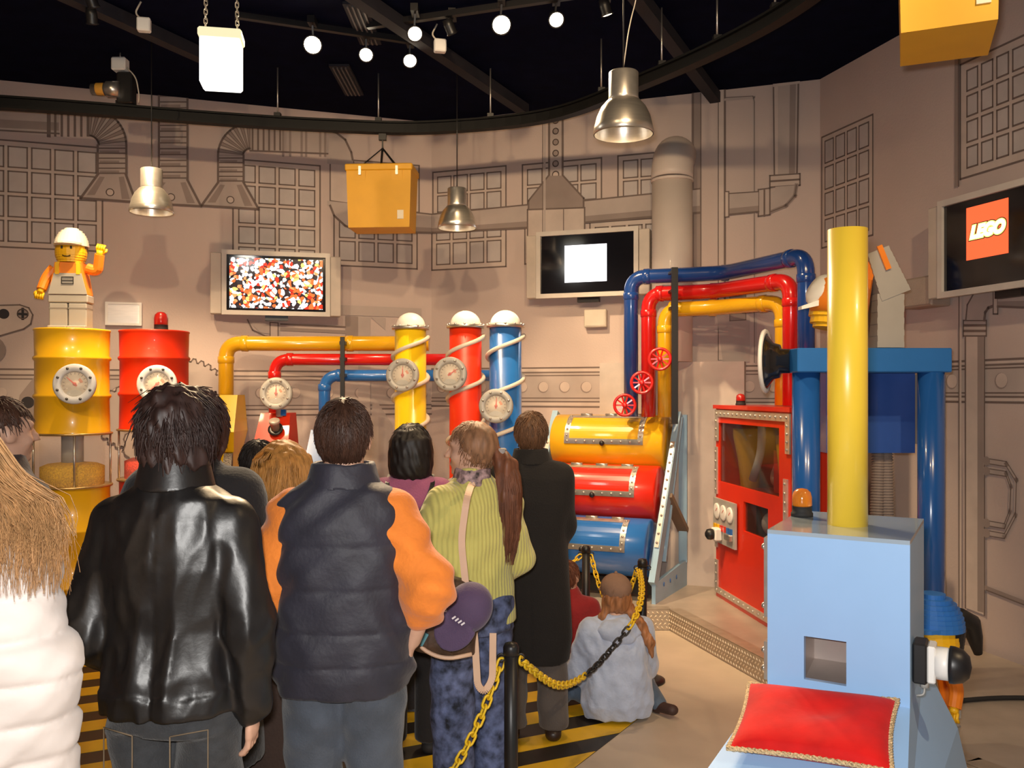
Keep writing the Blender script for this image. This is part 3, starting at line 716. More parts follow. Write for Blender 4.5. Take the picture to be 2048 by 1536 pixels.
# white bin on chains; the spot light on it is painted as glow
def chain_pts(a, b, sag, n=40):
    a = Vector(a); b = Vector(b); return [a.lerp(b, i/n)-Vector((0, 0, 4*sag*(i/n)*(1-i/n))) for i in range(n+1)]
def chain_links(m, pts, L=.04, w=.011, r=.0045, idxcol=None, seg=8, rn=5):
    # pts dense polyline; place links at equal arc length
    D = [0]
    for p, q in zip(pts[:-1], pts[1:]): D.append(D[-1]+(q-p).length)
    step = L*.72; k = 0; s_ = step/2; i = 0
    while s_ < D[-1]:
        while D[i+1] < s_: i += 1
        t = (pts[i+1]-pts[i]).normalized(); c = pts[i]+t*(s_-D[i])
        u = Vector((0, 0, 1)).cross(t)
        if u.length < .05: u = Vector((1, 0, 0)).cross(t)
        u.normalize(); v_ = t.cross(u)
        side = u if k % 2 else v_
        hl = L/2-w; lp = []
        for q in range(seg+1): a_ = -math.pi/2+math.pi*q/seg; lp.append(c+t*(hl+w*math.cos(a_))+side*w*math.sin(a_))
        for q in range(seg+1): a_ = math.pi/2+math.pi*q/seg; lp.append(c+t*(-hl+w*math.cos(a_))+side*w*math.sin(a_))
        if idxcol: m.cur = idxcol(s_/D[-1])
        m.tube(lp, r, rn, closed=True); s_ += step; k += 1
c = P(443, 120, 5.0)
th = thing('hanging_white_bin', P(443, 175, 5.0), 'white bin hung from two chains, spot light on it painted as glow', 'light box')
BINLIT = emis('white_bin_lit', nodes_flat((1, .98, .90)), 1.8)  # glow stands in for strong spot light falling on the bin
Rb = Matrix.Rotation(.18, 3, 'Z')
m = MB(); m.box(c+Vector((0, 0, -.025)), (.215, .16, .26), Rb, .012); m.build('body', BINLIT, th)
m = MB(); m.box(c+Vector((0, 0, .125)), (.232, .175, .05), Rb, .01); m.build('lid', emis('bin_lid_lit', nodes_flat((1, .86, .52)), .75), th)  # light on the lid is put into its glow too
for x in (-.085, .085):
    m = MB(); chain_links(m, [c+Rb@Vector((x, 0, .148)), c+Rb@Vector((x*.98, 0, .3)), Vector((c.x+x, c.y, CEILZ))], .035, .009, .003); m.build('chain', STEEL, th)
l = bpy.data.lights.new('added_bin_light', 'POINT'); l.energy = 6; l.color = (1, .95, .85); l.shadow_soft_size = .1  # added lamp, spreads the bin's painted glow around it
lo = bpy.data.objects.new('added_bin_light', l); COL.objects.link(lo); lo.parent = th; lo.location = (0, 0, -.08)

# yellow bins on the rail
BINM = mat('bin_orange_yellow', (.68, .34, .010), .55, var=.04)
def ybin(c, w_, dp_, h_, yaw, ztop, label, hang):
    c = Vector(c); R = Matrix.Rotation(yaw, 3, 'Z'); th = thing('hanging_bin', (c.x, c.y, ztop-h_), label, 'bin', None)
    L = lambda x, y, z: Vector((c.x, c.y, ztop))+R@Vector((x, y, z))
    tp = .93
    m = MB(); q0 = [L(x*w_/2*tp, y*dp_/2*tp, -h_) for x, y in ((-1, -1), (1, -1), (1, 1), (-1, 1))]; q1 = [L(x*w_/2*.985, y*dp_/2*.985, -.04) for x, y in ((-1, -1), (1, -1), (1, 1), (-1, 1))]
    m.hexa(q0, q1); m.build('body', BINM, th)
    m = MB(); m.box(L(0, 0, -.02), (w_+.015, dp_+.015, .055), R, .008); m.build('rim', BINM, th)
    for x in (-w_*.28, w_*.28):
        m = MB(); m.hexa([L(x-.04, -dp_/2+.012, -h_*.36), L(x+.04, -dp_/2+.012, -h_*.36), L(x+.04, -dp_/2+.03, -h_*.36), L(x-.04, -dp_/2+.03, -h_*.36)], [L(x-.045, -dp_/2-.008, -.05), L(x+.045, -dp_/2-.008, -.05), L(x+.045, -dp_/2+.02, -.05), L(x-.045, -dp_/2+.02, -.05)]); m.build('handle_recess', BINM, th)
        m = MB(); m.box(L(x, -dp_/2-.012, -.05), (.02, .01, .07), R); m.build('buckle', STEEL, th)
    m = MB(); m.box(L(w_*.33, -dp_/2+.008, -h_*.8), (.05, .006, .07), R); m.build('paper_label', mat('paper_label', (.75, .66, .5), .7), th)
    top = Vector((c.x, c.y, RZ-.06))
    m = MB()
    for x, y in ((-w_*.28, -dp_/2-.003), (w_*.28, -dp_/2-.003), (-w_*.1, dp_/2), (w_*.28, dp_/2)): m.bar(L(x, y, -.02), top-Vector((0, 0, .12)), .018, .006)
    m.build('strap', BLACK, th)
    m = MB(); m.bar(top-Vector((0, 0, .13)), top+Vector((0, 0, .0)), .012, .012); m.box(top-Vector((0, 0, .03)), (.06, .04, .05)); m.build('trolley_hook', BLACK, th)
    return th
p = rp[32]
cb = Vector((-1.055, 7.335)); ybin((cb.x, cb.y), .53, .32, .50, -.06, 3.62, 'square yellow plastic bin hung on black straps from the curved rail', 1)
ybin((1.745, 3.62), .36, .42, .5, -.40, 3.70, 'large yellow bin hung under the rail before the right wall', 1)

# trolley motor parked on the rail
p0 = P(222, 200, 6.93); p0.z = RZ; 
tx = -3.02; tyr = min(rp, key=lambda q: abs(q.x-tx)); p0 = Vector((tyr.x, tyr.y, RZ+.046))
th = thing('rail_trolley', p0, 'silver motor trolley with a white box riding on the curved rail', 'trolley')
m = MB(); m.box(p0+Vector((.05, 0, .12)), (.12, .1, .24), None, .01); m.build('drive_case', BLACK, th)
m = MB(); m.box(p0+Vector((.01, -.02, .30)), (.11, .09, .10), None, .01); m.build('control_box', WHITE, th)
m = MB(); m.lathe([(.0, -.16), (.04, -.16), (.045, -.05), (.06, -.04), (.06, .05), (.0, .05)], p0+Vector((-.03, -.06, .10)), (1, 0, 0), 20); mo = m.build('motor', STEEL, th)
m = MB(); m.lathe([(.046, -.12), (.047, -.11), (.047, -.07), (.046, -.06)], p0+Vector((-.03, -.06, .10)), (1, 0, 0), 20, cap=False); m.build('label_band', mat('label_orange', (.7, .35, .05), .5), mo)
m = MB(); m.tube(rounded([p0+Vector((.07, -.04, .27)), p0+Vector((.14, -.04, .2)), p0+Vector((.16, -.03, .06)), p0+Vector((.15, -.02, .01))], .05), .005, 8); m.build('cable', BEIGE, th)
m = MB(); m.cyl(p0+Vector((.01, -.02, .35)), Vector((p0.x+.01, p0.y-.02, CEILZ)), .005, 8); m.build('hanger_rod', STEEL, th)

# ------------------------------------------------------------------ gauges
BOLT = mesh_only(MB().lathe([(.010, 0), (.010, .006), (.006, .011), (0, .012)], n=8), 'bolt', STEEL)
BOLTD = mesh_only(MB().lathe([(.010, 0), (.010, .006), (.006, .011), (0, .012)], n=8), 'bolt_dark', mat('dark_bolt', (.12, .11, .10), .4, .6))
GLS = mat('gauge_glass', (.9, .88, .85), .03, var=0, alpha=.12, spec=.8)
TICK = mat('tick_dark', (.2, .12, .1), .6)
def gauge(parent, c, nrm, r, ang, ringmat=GAUGE, stand=.05):
    c = Vector(c); nrm = Vector(nrm).normalized(); R = frame_z(nrm)
    L = lambda x, y, z: c+R@Vector((x, y, z))
    m = MB(); m.lathe([(r*.62, -.012), (r*.62, .006), (r*.68, .016), (r*.93, .016), (r, .006), (r, -.018), (r*.55, -.018)], c, nrm, 40, cap=False); m.lathe([(r*.5, -stand-.02), (r*.5, -.016), (0, -.016)], c, nrm, 24); g = m.build('gauge', ringmat, parent)
    for i in range(8):
        a = 2*math.pi*(i+.5)/8; share(BOLT if ringmat is GAUGE else BOLTD, 'bolt', g, L(r*.81*math.cos(a), r*.81*math.sin(a), .015), R)
    m = MB(); m.lathe([(0, -.010), (r*.64, -.010), (r*.64, -.004), (0, -.004)], c, nrm, 32)
    m.cur = 1
    for i in range(13):
        a = math.radians(-30+240*i/12); u = Vector((math.cos(a), math.sin(a))); t = Vector((-u.y, u.x)); a0, a1 = r*.47, r*.58
        m.poly([L(*(u*a0-t*.002), -.0030), L(*(u*a1-t*.002), -.0030), L(*(u*a1+t*.002), -.0030), L(*(u*a0+t*.002), -.0030)])
    m.cur = 2
    q = [L(r*.40*math.cos(a), r*.40*math.sin(a)-r*.02, -.0028) for a in [math.radians(x) for x in range(15, 60, 8)]]+[L(r*.26*math.cos(a), r*.26*math.sin(a)-r*.02, -.0028) for a in [math.radians(x) for x in range(55, 14, -8)]]
    m.poly(q); m.build('dial', [DIAL, TICK, mat('dial_mark', (.75, .25, .12), .5)], g)
    m = MB(); u = Vector((math.cos(ang), math.sin(ang))); t = Vector((-u.y, u.x)); m.prism([L(*(u*-.02*1-t*.007), 0), L(*(u*r*.5-t*.002), 0), L(*(u*r*.5+t*.002), 0), L(*(u*-.02+t*.007), 0)], nrm*.003); m.lathe([(.012, -.003), (.012, .005), (0, .006)], c, nrm, 10); m.build('needle', NEEDLE, g)
    m = MB(); q = [L(r*.42*math.cos(a), -r*.58+r*.30*math.sin(a), -.0035) for a in [math.pi*i/10 for i in range(11)]]; m.prism(q, nrm*.003); m.build('dial_window', mat('dial_window_grey', (.5, .47, .42), .3), g)
    m = MB(); m.lathe([(0, .009), (r*.63, .009), (r*.63, .011), (0, .011)], c, nrm, 32); m.build('gauge_glass', GLS, g)
    return g

# ------------------------------------------------------------------ two barrel silos
def barrel(px, d, colmat, label, gpx, gpy, ang, beads, ztop):
    x = (px-CX)/F*d; b = Vector((x, d, PZ if d > 6.88 else 0)); R = .250
    th = thing('barrel_silo', b, label, 'silo'); z0 = b.z
    def drum(za, zb, name):
        m = MB(); h = zb-za
        pr = [(0, za), (R+.004, za), (R+.008, za+.008), (R+.004, za+.018)]
        for f in (.36, .72):
            z = za+h*f; pr += [(R, z-.02), (R+.012, z-.007), (R+.012, z+.007), (R, z+.02)]
        pr += [(R+.004, zb-.018), (R+.010, zb-.008), (R+.006, zb), (R-.012, zb), (R-.016, zb-.014), (0, zb-.014)]
        m.lathe(pr, (x, d, 0), n=48); return m.build(name, colmat, th)
    up = drum(ztop-.76, ztop, 'upper_drum'); lo_ = drum(z0, ztop-.76-.38, 'lower_drum')
    zg0, zg1 = ztop-.76-.38, ztop-.76
    m = MB(); m.lathe([(R-.03, zg0), (R-.03, zg1)], (x, d, 0), n=40, cap=False); m.build('glass_cylinder', GLASS, th)
    m = MB(); m.lathe([(0, zg0), (R-.034, zg0), (R-.034, zg0+.14), (R-.08, zg0+.16), (.08, zg0+.17), (0, zg0+.17)], (x, d, 0), n=40); m.build('granule_fill', beads, th)
    m = MB(); m.cyl((x, d, zg0+.17), (x, d, zg1), .075, 24); m.build('inner_pipe', GREYP, th)
    for z in (zg0, zg1):
        m = MB(); m.lathe([(R-.05, z-.008), (R+.02, z-.008), (R+.024, z), (R+.02, z+.008), (R-.05, z+.008)], (x, d, 0), n=40, cap=False); m.build('clamp_ring', mat('brass', (.55, .38, .16), .35, .8), th)
    for i in range(4):
        a = i*math.pi/2+.5; q = Vector((x+(R+.004)*math.cos(a), d+(R+.004)*math.sin(a), 0)); m = MB(); m.cyl((q.x, q.y, zg0), (q.x, q.y, zg1), .008, 10); m.build('tie_rod', STEEL, th)
    g = P(gpx, gpy, d-R-.06); nrm = Vector((.18, -.95, .08)); gauge(th, g, nrm, .142, ang, mat('gauge_white', (.66, .66, .68), .4), .10)
    return th
BEADY = mat('yellow_granules', (.90, .45, .01), .7, bump=1, bscale=120, var=.3, vscale=90)
BEADR = mat('red_granules', (.80, .04, .01), .7, bump=1, bscale=120, var=.3, vscale=90)
t1 = barrel(145, 6.6, YEL, 'yellow drum silo with a gauge, glass section and yellow granules', 149, 768, 2.4, BEADY, 2.26)
t2 = barrel(309, 6.98, REDO, 'red drum silo with a gauge and red granules behind glass', 314, 768, 3.9, BEADR, 2.275)
def beacon(c, r, h, dome, label, base=RUBBER, name='warning_beacon'):
    c = Vector(c); th = thing(name, c, label, 'beacon')
    m = MB(); m.lathe([(r*1.05, 0), (r*1.05, h*.12), (r*.95, h*.16), (r*.92, h*.34), (r*.98, h*.36), (0, h*.36)], c, n=24); m.build('base', base, th)
    m = MB(); m.lathe([(r*.9, h*.36), (r*.95, h*.4), (r*.95, h*.68), (r*.82, h*.86), (r*.5, h*.97), (0, h)], c, n=24); m.build('dome', dome, th)
    m = MB(); m.lathe([(r*.3, h*.36), (r*.35, h*.5), (r*.15, h*.8), (0, h*.82)], c, n=12); m.build('reflector', STEEL, th)
    return th
REDG = mat('red_lens', (.45, .01, .005), .12, alpha=.82, coat=.8)
ORG = mat('orange_lens', (.75, .22, .01), .1, alpha=.75, coat=.9)
beacon((t2.location.x+.07, t2.location.y-.05, 2.262), .055, .16, REDG, 'red warning beacon on top of the red drum silo')

# ------------------------------------------------------------------ three spiral columns
def column(px, d, cm, label, gpx, gpy, ang, phase):
    x = (px-CX)/F*d; R = .127; ztop = 2.31; b = Vector((x, d, PZ)); th = thing('spiral_column', b, label, 'column')
    m = MB(); m.lathe([(0, PZ), (R+.03, PZ), (R+.03, PZ+.05), (R, PZ+.06), (R, ztop), (0, ztop)], (x, d, 0), n=40); m.build('tube', cm, th)
    m = MB(); m.lathe([(R-.01, ztop), (R+.022, ztop), (R+.022, ztop+.022), (R-.01, ztop+.022)], (x, d, 0), n=40); co = m.build('collar', STEEL, th)
    for i in range(12): a = i*math.pi/6; share(BOLT, 'bolt', co, (x+(R+.016)*math.cos(a), d+(R+.016)*math.sin(a), ztop+.021))
    m = MB(); m.lathe([(R-.005, ztop+.02)]+[((R-.005)*math.cos(a), ztop+.02+(R-.01)*math.sin(a)) for a in [i*math.pi/2/9 for i in range(1, 10)]], (x, d, 0), n=36); m.build('dome', DOME, th)
    pit = .335; zz0 = ztop-.06; n = int((zz0-PZ-.1)/pit*28); pts = []
    for i in range(n):
        a = phase-2*math.pi*i/28; z = zz0-pit*i/28
        # start at the right (a=0), front is -y, so go clockwise seen from above
        pts.append((x+(R+.016)*math.cos(a), d+(R+.016)*math.sin(a), z))
    m = MB(); m.tube(pts, .0175, 8); m.build('spiral_hose', HOSE, th)
    g = P(gpx, gpy, d-R-.07); gauge(th, g, (-.10, -.98, .06), .132, ang, GAUGE, .10)
    return th
column(821, 7.3, YELB, 'bright yellow column with white dome and spiral hose', 805, 750, 1.55, .0)
column(931, 7.12, REDO, 'red-orange column with white dome and spiral hose', 900, 748, .6, .0)
column(1011, 7.08, mat('column_blue', (.02, .13, .42), .25, coat=.5), 'blue column with white dome and spiral hose', 992, 812, 1.5, .0)

# ------------------------------------------------------------------ filling consoles with pipes
def pipe(name, label, pts, r, m_, joints=(), cat='pipe', rad=.13):
    q = rounded(pts, rad, 8); th = thing(name, Vector((pts[0][0], pts[0][1], min(p[2] for p in pts))), label, cat)
    m = MB(); m.tube(q, r, 24); m.build('tube', m_, th)
    for p, ax in joints:
        p = Vector(p); m = MB(); m.lathe([(r+.001, -.03), (r+.006, -.026), (r+.006, .026), (r+.001, .03)], p, ax, 24, cap=False); m.build('coupling', m_, th)
    return th
def L3(px, py, d): return tuple(P(px, py, d))
YPD = mat('yellow_pipe', (.74, .40, .012), .22, var=.03, coat=.5)
d = 7.75
pipe('supply_pipe', 'yellow pipe running from the yellow hopper to the yellow column', [(L3(452, 790, d)[0], d, 1.5), L3(452, 687, d), L3(858, 687, d)], .064, YPD, ((L3(452, 720, d), (0, 0, 1)), (L3(490, 687, d), (1, 0, 0)), (L3(700, 687, d), (1, 0, 0))))
pipe('supply_pipe', 'red pipe bending behind the yellow column to the red column', [(L3(549, 830, d)[0], d, 1.45), L3(549, 719, d), L3(905, 719, d)], .05, REDP, ((L3(549, 750, d), (0, 0, 1)), (L3(580, 719, d), (1, 0, 0))))
pipe('supply_pipe', 'blue pipe rising from the blue hopper to the blue column', [(L3(649, 860, d)[0], d, 1.3), L3(649, 751, d), L3(985, 751, d)], .05, BLU, ((L3(649, 775, d), (0, 0, 1)), (L3(680, 751, d), (1, 0, 0))))
m = MB(); q = P(685, 674, 7.62); m.box((q.x, q.y, (q.z+PZ)/2), (.035, .03, q.z-PZ)); bk = thing('support_post', (q.x, q.y, PZ), 'thin black post holding the three small pipes', 'post'); m.build('upright', BLACK, bk)
for py in (687, 719, 751): m = MB(); z = P(685, py, 7.7).z; m.box((q.x, q.y+.05, z), (.05, .11, .03)); m.build('pipe_clamp', BLACK, bk)
def console(px, d, w_, ztop, cm, label, knob=False, chute=False):
    x = (px-CX)/F*d; th = thing('hopper_console', (x, d, PZ), label, 'hopper'); h = w_/2
    zf = ztop-.30
    m = MB()
    b = [(x-h, d-.30, PZ), (x+h, d-.30, PZ), (x+h, d+.1, PZ), (x-h, d+.1, PZ)]
    m.hexa([(x-h*.7, d-.12, PZ), (x+h*.7, d-.12, PZ), (x+h*.7, d+.1, PZ), (x-h*.7, d+.1, PZ)], [(x-h*.7, d-.12, zf-.16), (x+h*.7, d-.12, zf-.16), (x+h*.7, d+.1, zf-.16), (x-h*.7, d+.1, zf-.16)]); m.build('pedestal', cm, th)
    m = MB(); m.prism([(x-h, d+.12, zf-.16), (x-h, d-.16, zf-.16), (x-h, d-.24, zf), (x-h*.9, d-.07, ztop), (x-h*.9, d+.12, ztop)], (0, 0, 0)) if 0 else None
    A = [(x-h*1.08, d-.26, zf), (x+h*1.08, d-.26, zf), (x+h*1.08, d+.12, zf), (x-h*1.08, d+.12, zf)]
    m = MB(); m.hexa(A, [(x-h*.9, d-.08, ztop), (x+h*.9, d-.08, ztop), (x+h*.9, d+.12, ztop), (x-h*.9, d+.12, ztop)])
    m.hexa([(x-h*.8, d-.14, zf-.17), (x+h*.8, d-.14, zf-.17), (x+h*.8, d+.1, zf-.17), (x-h*.8, d+.1, zf-.17)], A); m.build('hood', cm, th)
    return th, x, zf
th, x, zf = console(452, 7.55, .27, 1.78, YELB, 'bright yellow hopper console with sloping front and grated chute')
m = MB(); m.hexa([(x+.03, 7.22, .75), (x+.10, 7.22, .75), (x+.10, 7.40, .75), (x+.03, 7.40, .75)], [(x+.03, 7.40, zf-.18), (x+.10, 7.40, zf-.18), (x+.10, 7.42, zf-.18), (x+.03, 7.42, zf-.18)]); m.build('grated_chute', mat('grate', (.25, .23, .2), .5, .6, bump=1, bscale=90), th)
th, x, zf = console(556, 7.5, .27, 1.63, REDO, 'red hopper console with a silver cap and gauge above')
m = MB(); ax = Vector((0, -.8, .55)).normalized(); c = Vector((x+.03, 7.31, zf+.17)); m.lathe([(.06, -.002), (.062, .008), (.04, .009)], c, ax, 24); m.build('port_ring', BLACK, th)
m = MB(); m.lathe([(.035, 0), (.035, .06), (.044, .065), (.044, .085), (.038, .09), (0, .09)], c, (0, -.5, .87), 20); m.build('port_cap', mat('port_cap_brown', (.5, .42, .36), .35, .3), th)
m = MB(); m.box((x+.07, 7.40, zf+.305), (.045, .03, .05)); m.build('switch', BLU, th)
g = P(552, 787, 7.30); gauge(th, g, (.0, -.99, .08), .132, 1.6, GAUGE, .08)
m = MB(); m.cyl((g.x, g.y+.11, zf+.27), (g.x, g.y+.11, g.z), .03, 12); m.build('gauge_stem', GAUGE, th)
th, x, zf = console(655, 7.55, .27, 1.49, BLU, 'blue hopper console partly hidden by the man in the vest')

# ------------------------------------------------------------------ tank rack with three tanks
ax = Vector((.92, -.39, 0)).normalized(); dp = Vector((.39, .92, 0)).normalized()
SB = Vector((1.10, 7.02, .30)); ST = Vector((1.42, 7.64, 1.61))
rk = thing('tank_rack', (.7, 7.4, PZ), 'pale blue inclined steel rack carrying three coloured tanks', 'rack')
sdir = (ST-SB).normalized()
def side(off, right=True):
    o = -ax*off; m = MB(); m.bar(SB+o, ST+o, .13, .05, up=ax); fs = m.build('front_strut', RACK, rk)
    m = MB(); e = -sdir.cross(ax).normalized()
    if e.y > 0: e = -e
    a = SB+o+sdir*.28+e*.072; b = SB+o+sdir*1.20+e*.072; m.bar(a, b, .006, .035, up=ax) if 0 else m.bar(a, b, .035, .006, up=e); sp = m.build('rivet_strip', STEEL, rk)
    # rivets
    for i in range(12):
        c = a.lerp(b, (i+.5)/12)+e*.003; share(BOLT, 'rivet', sp, c, frame_z(e)@Matrix.Scale(.7, 3))
    if right:
        wp = Vector((1.47, 7.72, 0))
        m = MB(); m.bar(Vector((wp.x, wp.y, PZ+.2)), Vector((wp.x, wp.y, 1.61)), .05, .07, up=ax); m.build('rear_post', RACK, rk)
        for t0, t1 in ((.35, .55),):
            m = MB(); m.bar(SB+sdir*.75, Vector((wp.x, wp.y, .62)), .04, .09, up=ax); m.build('diagonal_brace', mat('brace_brown', (.22, .15, .10), .6), rk)
        m = MB(); m.bar(SB+sdir*.15+dp*.22, ST+Vector((0, 0, -.02)), .03, .06, up=ax); m.build('inner_strut', RACK, rk)
        m = MB(); A = SB-Vector((0, 0, 0)); q = [Vector((SB.x-.01, SB.y, PZ)), Vector((wp.x, wp.y, PZ)), Vector((wp.x, wp.y, PZ+.22)), Vector((SB.x-.01, SB.y, PZ+.16))]; m.prism(q, ax*.03); bp = m.build('base_plate', RACK, rk)
        for f in (.25, .45, .65):
            c = q[0].lerp(q[1], f)+Vector((0, 0, .12))+ax*.031; m = MB(); m.lathe([(.018, 0), (.018, .003), (0, .003)], c, ax, 14); m.build('bolt_cap', BLU, bp)
    else:
        m = MB(); q = SB+o; m.hexa([Vector((q.x-.03, q.y-.05, PZ)), Vector((q.x+.03, q.y-.05, PZ)), Vector((q.x+.03, q.y+.35, PZ)), Vector((q.x-.03, q.y+.35, PZ))], [Vector((q.x-.03, q.y-.05, PZ+.16)), Vector((q.x+.03, q.y-.05, PZ+.16)), Vector((q.x+.03, q.y+.35, PZ+.16)), Vector((q.x-.03, q.y+.35, PZ+.16))]); m.build('base_plate', RACK, rk)
side(0, True); side(1.10, False)
m = MB(); m.bar(SB+dp*.2-ax*.05-Vector((0, 0, .06)), SB+dp*.2-ax*1.05-Vector((0, 0, .06)), .08, .12); m.build('cross_beam', BLACK, rk)  # black bar stands in for the dark shade beneath the blue tank
def tank(z, cm, label, r=.232, Lt=.99, s0=.06):
    t = (z-SB.z)/(ST.z-SB.z); c1 = SB.lerp(ST, t)-ax*s0+dp*.03; c0 = c1-ax*Lt; th = thing('storage_tank', (c0+c1)/2-Vector((0, 0, r)), label, 'tank')
    m = MB(); m.lathe([(0, 0), (r-.02, 0), (r, .012), (r, Lt-.012), (r-.02, Lt), (0, Lt)], c0, ax, 56); m.build('shell', cm, th)
    # hatch: curved frame on the front upper side. angle 0 = straight to the room (-dp), 90 = up
    def S(a, s_, e=0): return c0+ax*s_+(-dp*math.cos(a)+Vector((0, 0, 1))*math.sin(a))*(r+e)
    a0, a1, s1, s2 = math.radians(-2), math.radians(72), .14, .83; wd = .045
    def patch(m, aa, ab, sa, sb, e, n=10):
        for i in range(n):
            x0 = aa+(ab-aa)*i/n; x1 = aa+(ab-aa)*(i+1)/n
            lo4 = [S(x0, sa, .001), S(x0, sb, .001), S(x1, sb, .001), S(x1, sa, .001)]; hi4 = [S(x0, sa, e), S(x0, sb, e), S(x1, sb, e), S(x1, sa, e)]
            m.hexa(lo4, hi4)
    da = wd/r; m = MB(); patch(m, a0, a1, s1, s1+wd, .008); patch(m, a0, a1, s2-wd, s2, .008); patch(m, a0, a0+da, s1+wd, s2-wd, .008, 3); patch(m, a1-da, a1, s1+wd, s2-wd, .008, 3); fr = m.build('hatch_frame', STEEL, th)
    m = MB(); patch(m, a0+da, a1-da, s1+wd, s2-wd, .004); m.build('hatch_door', cm, th)
    def nrm(a): return (-dp*math.cos(a)+Vector((0, 0, 1))*math.sin(a))
    for i in range(9): a = a0+da/2; share(BOLT, 'bolt', fr, S(a, s1+.03+(s2-s1-.06)*i/8, .007), frame_z(nrm(a))@Matrix.Scale(.7, 3))
    for i in range(5):
        for s_ in (s1+wd/2, s2-wd/2): a = a0+da+(a1-a0-da)*(i+.5)/5; share(BOLT, 'bolt', fr, S(a, s_, .007), frame_z(nrm(a))@Matrix.Scale(.7, 3))
    for i in range(3):
        a = a1+.03; m = MB(); s_ = s1+.1+i*.22; m.cyl(S(a, s_, .012), S(a, s_+.10, .012), .011, 10); m.build('hinge', STEEL, th)
    m = MB(); m.sph(S(a0+da*.2, (s1+s2)/2, .03), .023, 14, 9); m.cyl(S(a0+da*.2, (s1+s2)/2, .005), S(a0+da*.2, (s1+s2)/2, .03), .01, 10); m.build('knob', BLACK, th)
    return th, S
T1, S1 = tank(1.375, YEL, 'yellow horizontal tank with riveted hatch, top of the rack')
T2, S2 = tank(.965, RED, 'red horizontal tank with riveted hatch, middle of the rack')
T3, S3 = tank(.555, BLU, 'blue horizontal tank with riveted hatch, bottom of the rack')

# pipes up from the tanks and over to the red machine
def wheel(c, nrm, r, label):
    c = Vector(c); nrm = Vector(nrm).normalized(); R = frame_z(nrm); th = thing('valve_wheel', c, label, 'valve wheel')
    L = lambda a, q, z=0: c+R@Vector((q*math.cos(a), q*math.sin(a), z))
    m = MB(); m.tube([L(2*math.pi*i/28, r*.88, .03) for i in range(28)], r*.13, 10, closed=True); m.build('rim', REDP, th)
    for i in range(10): m = MB(); a = 2*math.pi*i/10; m.bar(L(a, r*.15, .03), L(a, r*.85, .03), .008, .012); m.build('spoke', REDP, th)
    m = MB(); m.lathe([(.02, -.10), (.02, .02), (r*.22, .022), (r*.22, .045), (.01, .05), (0, .05)], c, nrm, 16); m.build('hub', REDP, th)
    return th
def pip3(xa, ya, da, xk, dk, xe, ye, de, zbot, zend, r, cm, label, z):
    a = P(xa, ya, da); a.z = z; k_ = P(xk, 600, dk); k_.z = z; e = P(xe, ye, de); e.z = z
    pts = [(a.x, a.y, zbot), tuple(a), tuple(k_), tuple(e), (e.x, e.y, zend)]
    q = rounded(pts, .13, 8)
    th = thing('transfer_pipe', (a.x, a.y, zbot), label, 'pipe'); m = MB(); m.tube(q, r, 24); m.build('tube', cm, th)
    for p, axx in (((a.x, a.y, z-.16), (0, 0, 1)), (a.lerp(k_, .18), k_-a), (k_, k_-a), (e+(k_-e).normalized()*.17, e-k_), ((e.x, e.y, z-.16), (0, 0, 1))):
        m = MB(); m.lathe([(r+.001, -.03), (r+.006, -.026), (r+.006, .026), (r+.001, .03)], Vector(p), axx, 24, cap=False); m.build('coupling', cm, th)
    return th
pip3(1262, 550, 7.50, 1450, 7.22, 1612, 512, 6.30, 1.60, 1.9, .060, BLUD, 'dark blue pipe arching highest over to the red machine', 2.76)
pip3(1297, 580, 7.42, 1428, 7.20, 1582, 560, 6.50, 1.60, 1.705, .060, REDP, 'red pipe arching from the tank rack to the red machine', 2.61)
pip3(1330, 612, 7.35, 1425, 7.18, 1566, 600, 6.70, 1.60, 1.705, .060, YPD, 'yellow pipe arching lowest from the tank rack to the red machine', 2.475)
m = MB(); q = P(1349, 535, 7.16); sp = thing('support_post', (q.x, q.y, 1.55), 'tall black post in front of the three arching pipes', 'post'); m.box((q.x, q.y, (q.z+1.55)/2), (.05, .04, q.z-1.55)); m.build('upright', BLACK, sp)
for z in (2.76, 2.61, 2.475): m = MB(); m.box((q.x, q.y+.06, z), (.06, .12, .02)); m.build('pipe_clamp', BLACK, sp)
wheel(P(1250, 811, 7.36), (-.2, -1, .1), .095, 'red spoked valve wheel on the dark blue pipe')
wheel(P(1284, 766, 7.28), (-.2, -1, .1), .095, 'red spoked valve wheel on the red pipe')
wheel(P(1320, 719, 7.21), (-.2, -1, .1), .095, 'red spoked valve wheel on the yellow pipe')

# ------------------------------------------------------------------ red machine
MA = Vector((1.66, 7.32)); MBp = Vector((1.845, 5.95)); MW = Wall(MA, MBp)   # room side on the right-hand when walking A->B
mt = Vector((MW.t.x, MW.t.y, 0)); mn = Vector((MW.n.x, MW.n.y, 0))
if mn.x > 0: mn = -mn
MWn = mn
MD = .36; MZ1 = 1.69
rm = thing('sorting_machine', (*(MA.lerp(MBp, .5)), PZ), 'red machine cabinet with dark windows, dials and riveted silver edging', 'machine')
def MP(s_, z, e=0): q = MA+MW.t*s_; return Vector((q.x, q.y, z))+mn*e
def mh(px, py):
    u, z = MW.hit(px, py); return u, z
s1, z1 = mh(1437, 845); s2, _ = mh(1558, 900); _, z0 = mh(1437, 962)
t1_, _ = mh(1487, 1000); t2_, y1 = mh(1536, 1018); _, y0 = mh(1487, 1062)
W_ = MW.L
def slab(m, sa, sb, za, zb, e0=-.03, e1=0):
    b = [MP(sa, za, e1), MP(sb, za, e1), MP(sb, za, e0), MP(sa, za, e0)]; m.hexa(b, [Vector((p.x, p.y, zb)) for p in b])
m = MB()
ss = sorted([0, s1, s2, t1_, t2_, W_]); zz = sorted([PZ+.03, z0, z1, y0, y1, MZ1-.02])
